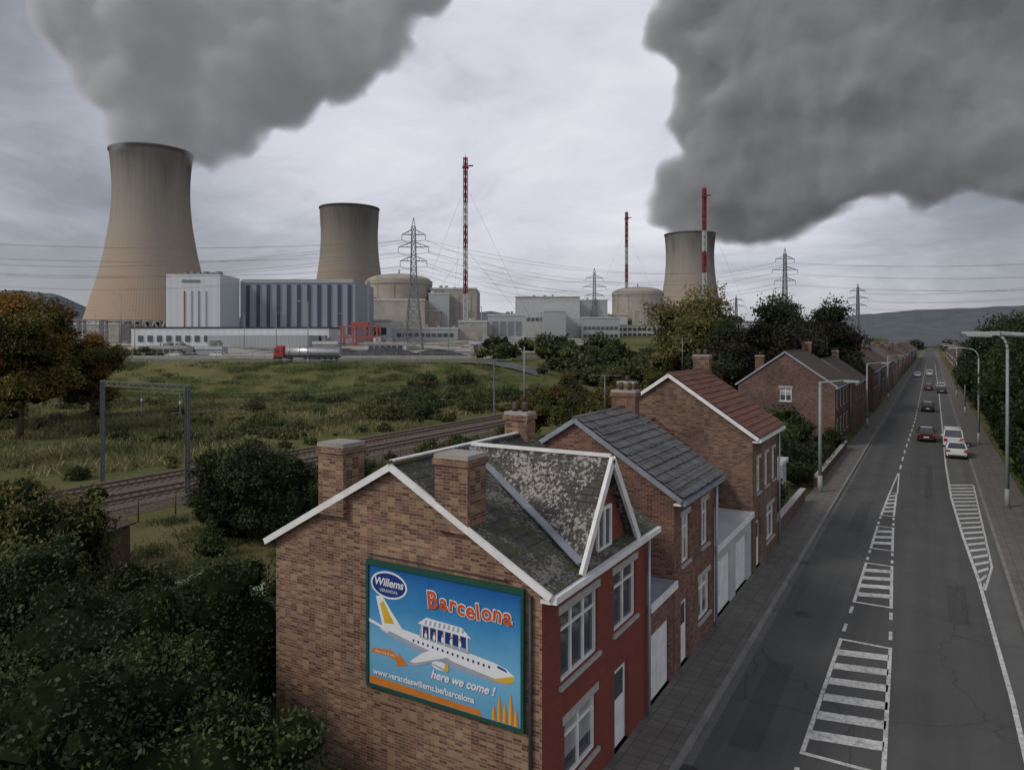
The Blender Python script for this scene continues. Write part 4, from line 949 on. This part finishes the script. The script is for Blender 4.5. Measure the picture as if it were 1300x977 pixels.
b.box(-7.6,-6.7,-1.205,-1.17,2.2,3.0,'glass'); b.hexa([(-8.03,-1.0,2.2),(-7.99,-1.0,2.2),(-7.99,1.0,2.2),(-8.03,1.0,2.2),(-7.93,-1.0,3.1),(-7.85,-1.0,3.1),(-7.85,1.0,3.1),(-7.93,1.0,3.1)],'glass'); b.box(-8.2,-7.9,-1.2,1.2,.5,1.0,'red')
b.tube((-5.3,0,2.45),(7.4,0,2.25),1.15,1.1,'tank',24)
for x in (-4.5,-2,.5,3,5.5): b.tube((x,0,2.42-(x+5)*.016),(x+.12,0,2.42-(x+5)*.016),1.19,1.19,'chrome',24)
b.box(-5.2,6.8,-.3,.3,3.5,3.62,'steel'); b.box(-5.5,7.4,-.9,.9,1.0,1.35,'dark'); b.box(-1,2.5,-1.15,1.15,.6,1.0,'dark')
for x in (-7.2,-4.6,3.6,4.9,6.2):
    for sg in (-1,1): b.tube((x,sg*.85,.52),(x,sg*1.2,.52),.52,.52,'rubber',20); b.tube((x,sg*1.2,.52),(x,sg*1.22,.52),.28,.25,'chrome',12)
b.build('body',E)
# ---------------- steam plumes (fog volumes grown from a billowing mesh)
def remesh(me,vox,name):
    o=bpy.data.objects.new('tmp',me); link(o); md=o.modifiers.new('r','REMESH'); md.mode='VOXEL'; md.voxel_size=vox
    dg=bpy.context.evaluated_depsgraph_get(); m2=bpy.data.meshes.new_from_object(o.evaluated_get(dg)); bpy.data.objects.remove(o); m2.name=name; return m2
def spheres(sph,grow):
    bm=bmesh.new()
    for (s,d,z,r) in sph:
        m=Matrix.Translation((*S(s,d),z)) @ Matrix.Diagonal((r*grow,)*3+(1,)); bmesh.ops.create_icosphere(bm,subdivisions=3,radius=1,matrix=m)
    me=bpy.data.meshes.new('tmp'); bm.to_mesh(me); bm.free(); return me
def billow(me,amp,k):
    n=len(me.vertices); co=np.zeros(n*3); me.vertices.foreach_get('co',co); co=co.reshape(-1,3); nr=np.zeros(n*3); me.vertex_normals.foreach_get('vector',nr); nr=nr.reshape(-1,3)
    out=np.zeros(n)
    for i,p in enumerate(co):
        p=Vector(p); out[i]=.6-abs(mnoise.noise(p*.014*k))*1.7+.45-abs(mnoise.noise(p*.034*k+Vector((5,2,1))))*1.3+.3-abs(mnoise.noise(p*.08*k))*.9
    co=co+nr*(out*amp)[:,None]; me.vertices.foreach_set('co',co.ravel()); me.update()
def plume(sph,dens,vox,gvox,band,col,scatter_glow,amp,k=1.0):
    h=remesh(spheres(sph,1.0),vox,'steam_plume'); billow(h,amp,k); h=remesh(h,vox,'steam_plume')
    t=NT('steam'); a=t.n('ShaderNodeAttribute',attribute_name='density').outputs['Fac']; co=t.coord()
    n=t.noise(co,.03*k,3,.6)
    v=t.math('SUBTRACT',t.math('MULTIPLY',a,2.2),t.math('MULTIPLY',t.n('ShaderNodeMapRange',{0:n,1:.34,2:.66}).outputs[0],.9)); v=t.math('MINIMUM',t.math('MAXIMUM',v,0),1)
    dn=t.math('MULTIPLY',v,dens)
    pv_=t.n('ShaderNodeVolumePrincipled',{'Color':C(*col),'Density':dn,'Anisotropy':0.0,'Emission Color':C(.92,.95,1.0),'Emission Strength':t.math('MULTIPLY',dn,scatter_glow)})  # added self-glow replaces light scattered repeatedly inside the steam
    pv_.inputs['Density Attribute'].default_value=''
    t.l(pv_.outputs[0],t.out.inputs['Volume'])
    try: t.m.cycles.volume_step_rate=1.4
    except: pass
    o=bpy.data.objects.new('steam_plume',h); link(o); h.materials.append(t.m)
    ng=bpy.data.node_groups.new('fog','GeometryNodeTree'); ng.interface.new_socket('Geometry',in_out='INPUT',socket_type='NodeSocketGeometry'); ng.interface.new_socket('Geometry',in_out='OUTPUT',socket_type='NodeSocketGeometry')
    gi=ng.nodes.new('NodeGroupInput'); go=ng.nodes.new('NodeGroupOutput'); mv=ng.nodes.new('GeometryNodeMeshToVolume')
    try: mv.resolution_mode='VOXEL_SIZE'
    except: mv.inputs['Resolution Mode'].default_value='Size'
    mv.inputs['Density'].default_value=1; mv.inputs['Voxel Size'].default_value=gvox; mv.inputs['Interior Band Width'].default_value=band
    smn=ng.nodes.new('GeometryNodeSetMaterial'); smn.inputs['Material'].default_value=t.m
    ng.links.new(gi.outputs[0],mv.inputs['Mesh']); ng.links.new(mv.outputs[0],smn.inputs[0]); ng.links.new(smn.outputs[0],go.inputs[0])
    md=o.modifiers.new('fog','NODES'); md.node_group=ng
def sp(px,py,rp,D): k=D/918; return ((px-650)*k,D,11+(432-py)*k,rp*k)
L1=[(180,196,26),(205,196,26),(168,178,26),(192,172,34),(222,176,30),(245,180,26),(168,150,44),(222,155,45),(268,172,36),(165,120,50),(230,125,55),(290,145,48),(150,80,55),(220,75,70),(300,95,62),(365,112,46),(125,32,65),(210,15,80),(310,25,85),(400,50,65),(430,92,40),(470,40,50),(100,-30,75),(230,-50,90),(350,-40,90),(470,-30,75),(540,-40,50),(100,-110,90),(250,-130,100),(400,-120,100)]
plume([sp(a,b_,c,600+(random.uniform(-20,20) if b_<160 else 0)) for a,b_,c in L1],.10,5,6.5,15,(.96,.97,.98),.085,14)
L2=[(868,300,17),(884,300,17),(876,284,28),(862,268,30),(900,270,34),(870,238,36),(900,225,48),(945,265,45),(925,190,48),(985,245,52),(896,140,46),(960,140,75),(1030,200,72),(888,95,46),(950,70,80),(1050,110,95),(1110,190,72),(868,30,44),(920,-10,70),(1030,10,100),(1150,100,105),(1200,180,80),(1160,-10,110),(1270,70,115),(1300,190,85),(1300,-60,120),(1050,-90,120),(1400,60,130),(1420,190,100),(900,-80,70)]
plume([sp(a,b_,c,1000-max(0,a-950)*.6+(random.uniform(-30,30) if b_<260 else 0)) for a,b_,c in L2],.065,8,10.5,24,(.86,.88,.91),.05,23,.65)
# ---------------- world
w=bpy.data.worlds.new('World'); sc.world=w; w.use_nodes=True; nt=w.node_tree; nt.nodes.clear()
t=NT.__new__(NT); t.t=nt; t.out=nt.nodes.new('ShaderNodeOutputWorld')
SUN_EL=math.radians(38); az_sun=math.radians(215)
sky=t.n('ShaderNodeTexSky',sky_type='NISHITA',sun_disc=False,sun_elevation=SUN_EL,sun_rotation=az_sun)
skyc=t.mix(1,sky.outputs[0],C(.10,.10,.10),'MULTIPLY')
d=t.coord('Generated'); sx=t.n('ShaderNodeSeparateXYZ',{0:d}); zz=t.math('ADD',t.math('MAXIMUM',sx.outputs[2],0),.22)
pv=t.n('ShaderNodeCombineXYZ',{0:t.math('DIVIDE',sx.outputs[0],zz),1:t.math('DIVIDE',sx.outputs[1],zz),2:0}).outputs[0]
wn=t.n('ShaderNodeTexNoise',{'Vector':pv,'Scale':.9,'Detail':4}).outputs[1]
pv2=t.n('ShaderNodeVectorMath',{0:pv,1:t.n('ShaderNodeVectorMath',{0:wn,1:(1.1,1.1,0)},operation='MULTIPLY').outputs[0]},operation='ADD').outputs[0]
n1=t.noise(pv2,.6,6,.5); n2=t.noise(pv2,2.2,7,.6)
nn=t.math('ADD',t.math('MULTIPLY',n1,.85),t.math('MULTIPLY',n2,.38)); nn=t.math('SUBTRACT',nn,.085)
bd=Vector((-.44,.84,.27)).normalized(); dt=t.n('ShaderNodeVectorMath',{0:d,1:bd},operation='DOT_PRODUCT').outputs['Value']
g=t.n('ShaderNodeMapRange',{0:dt,1:.82,2:1.0,3:-.10,4:.20}).outputs[0]
back_fill=t.n('ShaderNodeMapRange',{0:dt,1:.2,2:-.4,3:0,4:.28}).outputs[0]  # unseen sky behind the camera, brightened as added fill light
v=t.math('ADD',t.math('ADD',nn,g),back_fill)
cl=t.ramp(v,[(.30,(.20,.21,.235)),(.42,(.30,.31,.35)),(.54,(.47,.48,.54)),(.66,(.70,.70,.77)),(.8,(.86,.86,.91))])
hz=t.n('ShaderNodeMapRange',{0:sx.outputs[2],1:0,2:.16,3:.5,4:0}).outputs[0]
cl=t.mix(hz,cl,C(.43,.425,.46))
fin=t.mix(.12,cl,skyc)
bg=t.n('ShaderNodeBackground',{'Color':fin,'Strength':1.0}); t.l(bg.outputs[0],t.out.inputs[0])
sd=bpy.data.lights.new('sun','SUN'); sd.energy=1.5; sd.angle=math.radians(14); sd.color=(1,.93,.83); so=bpy.data.objects.new('sun',sd); link(so)
sv=Vector((math.sin(az_sun)*math.cos(SUN_EL),math.cos(az_sun)*math.cos(SUN_EL),math.sin(SUN_EL))); so.rotation_euler=sv.to_track_quat('Z','Y').to_euler()
cd=bpy.data.cameras.new('camera'); cd.sensor_width=36; cd.lens=25.42; cd.shift_y=-.0435; cd.clip_start=.2; cd.clip_end=12000
co=bpy.data.objects.new('camera',cd); co.location=(0,0,11); co.rotation_euler=(math.radians(90),0,TH); link(co); sc.camera=co
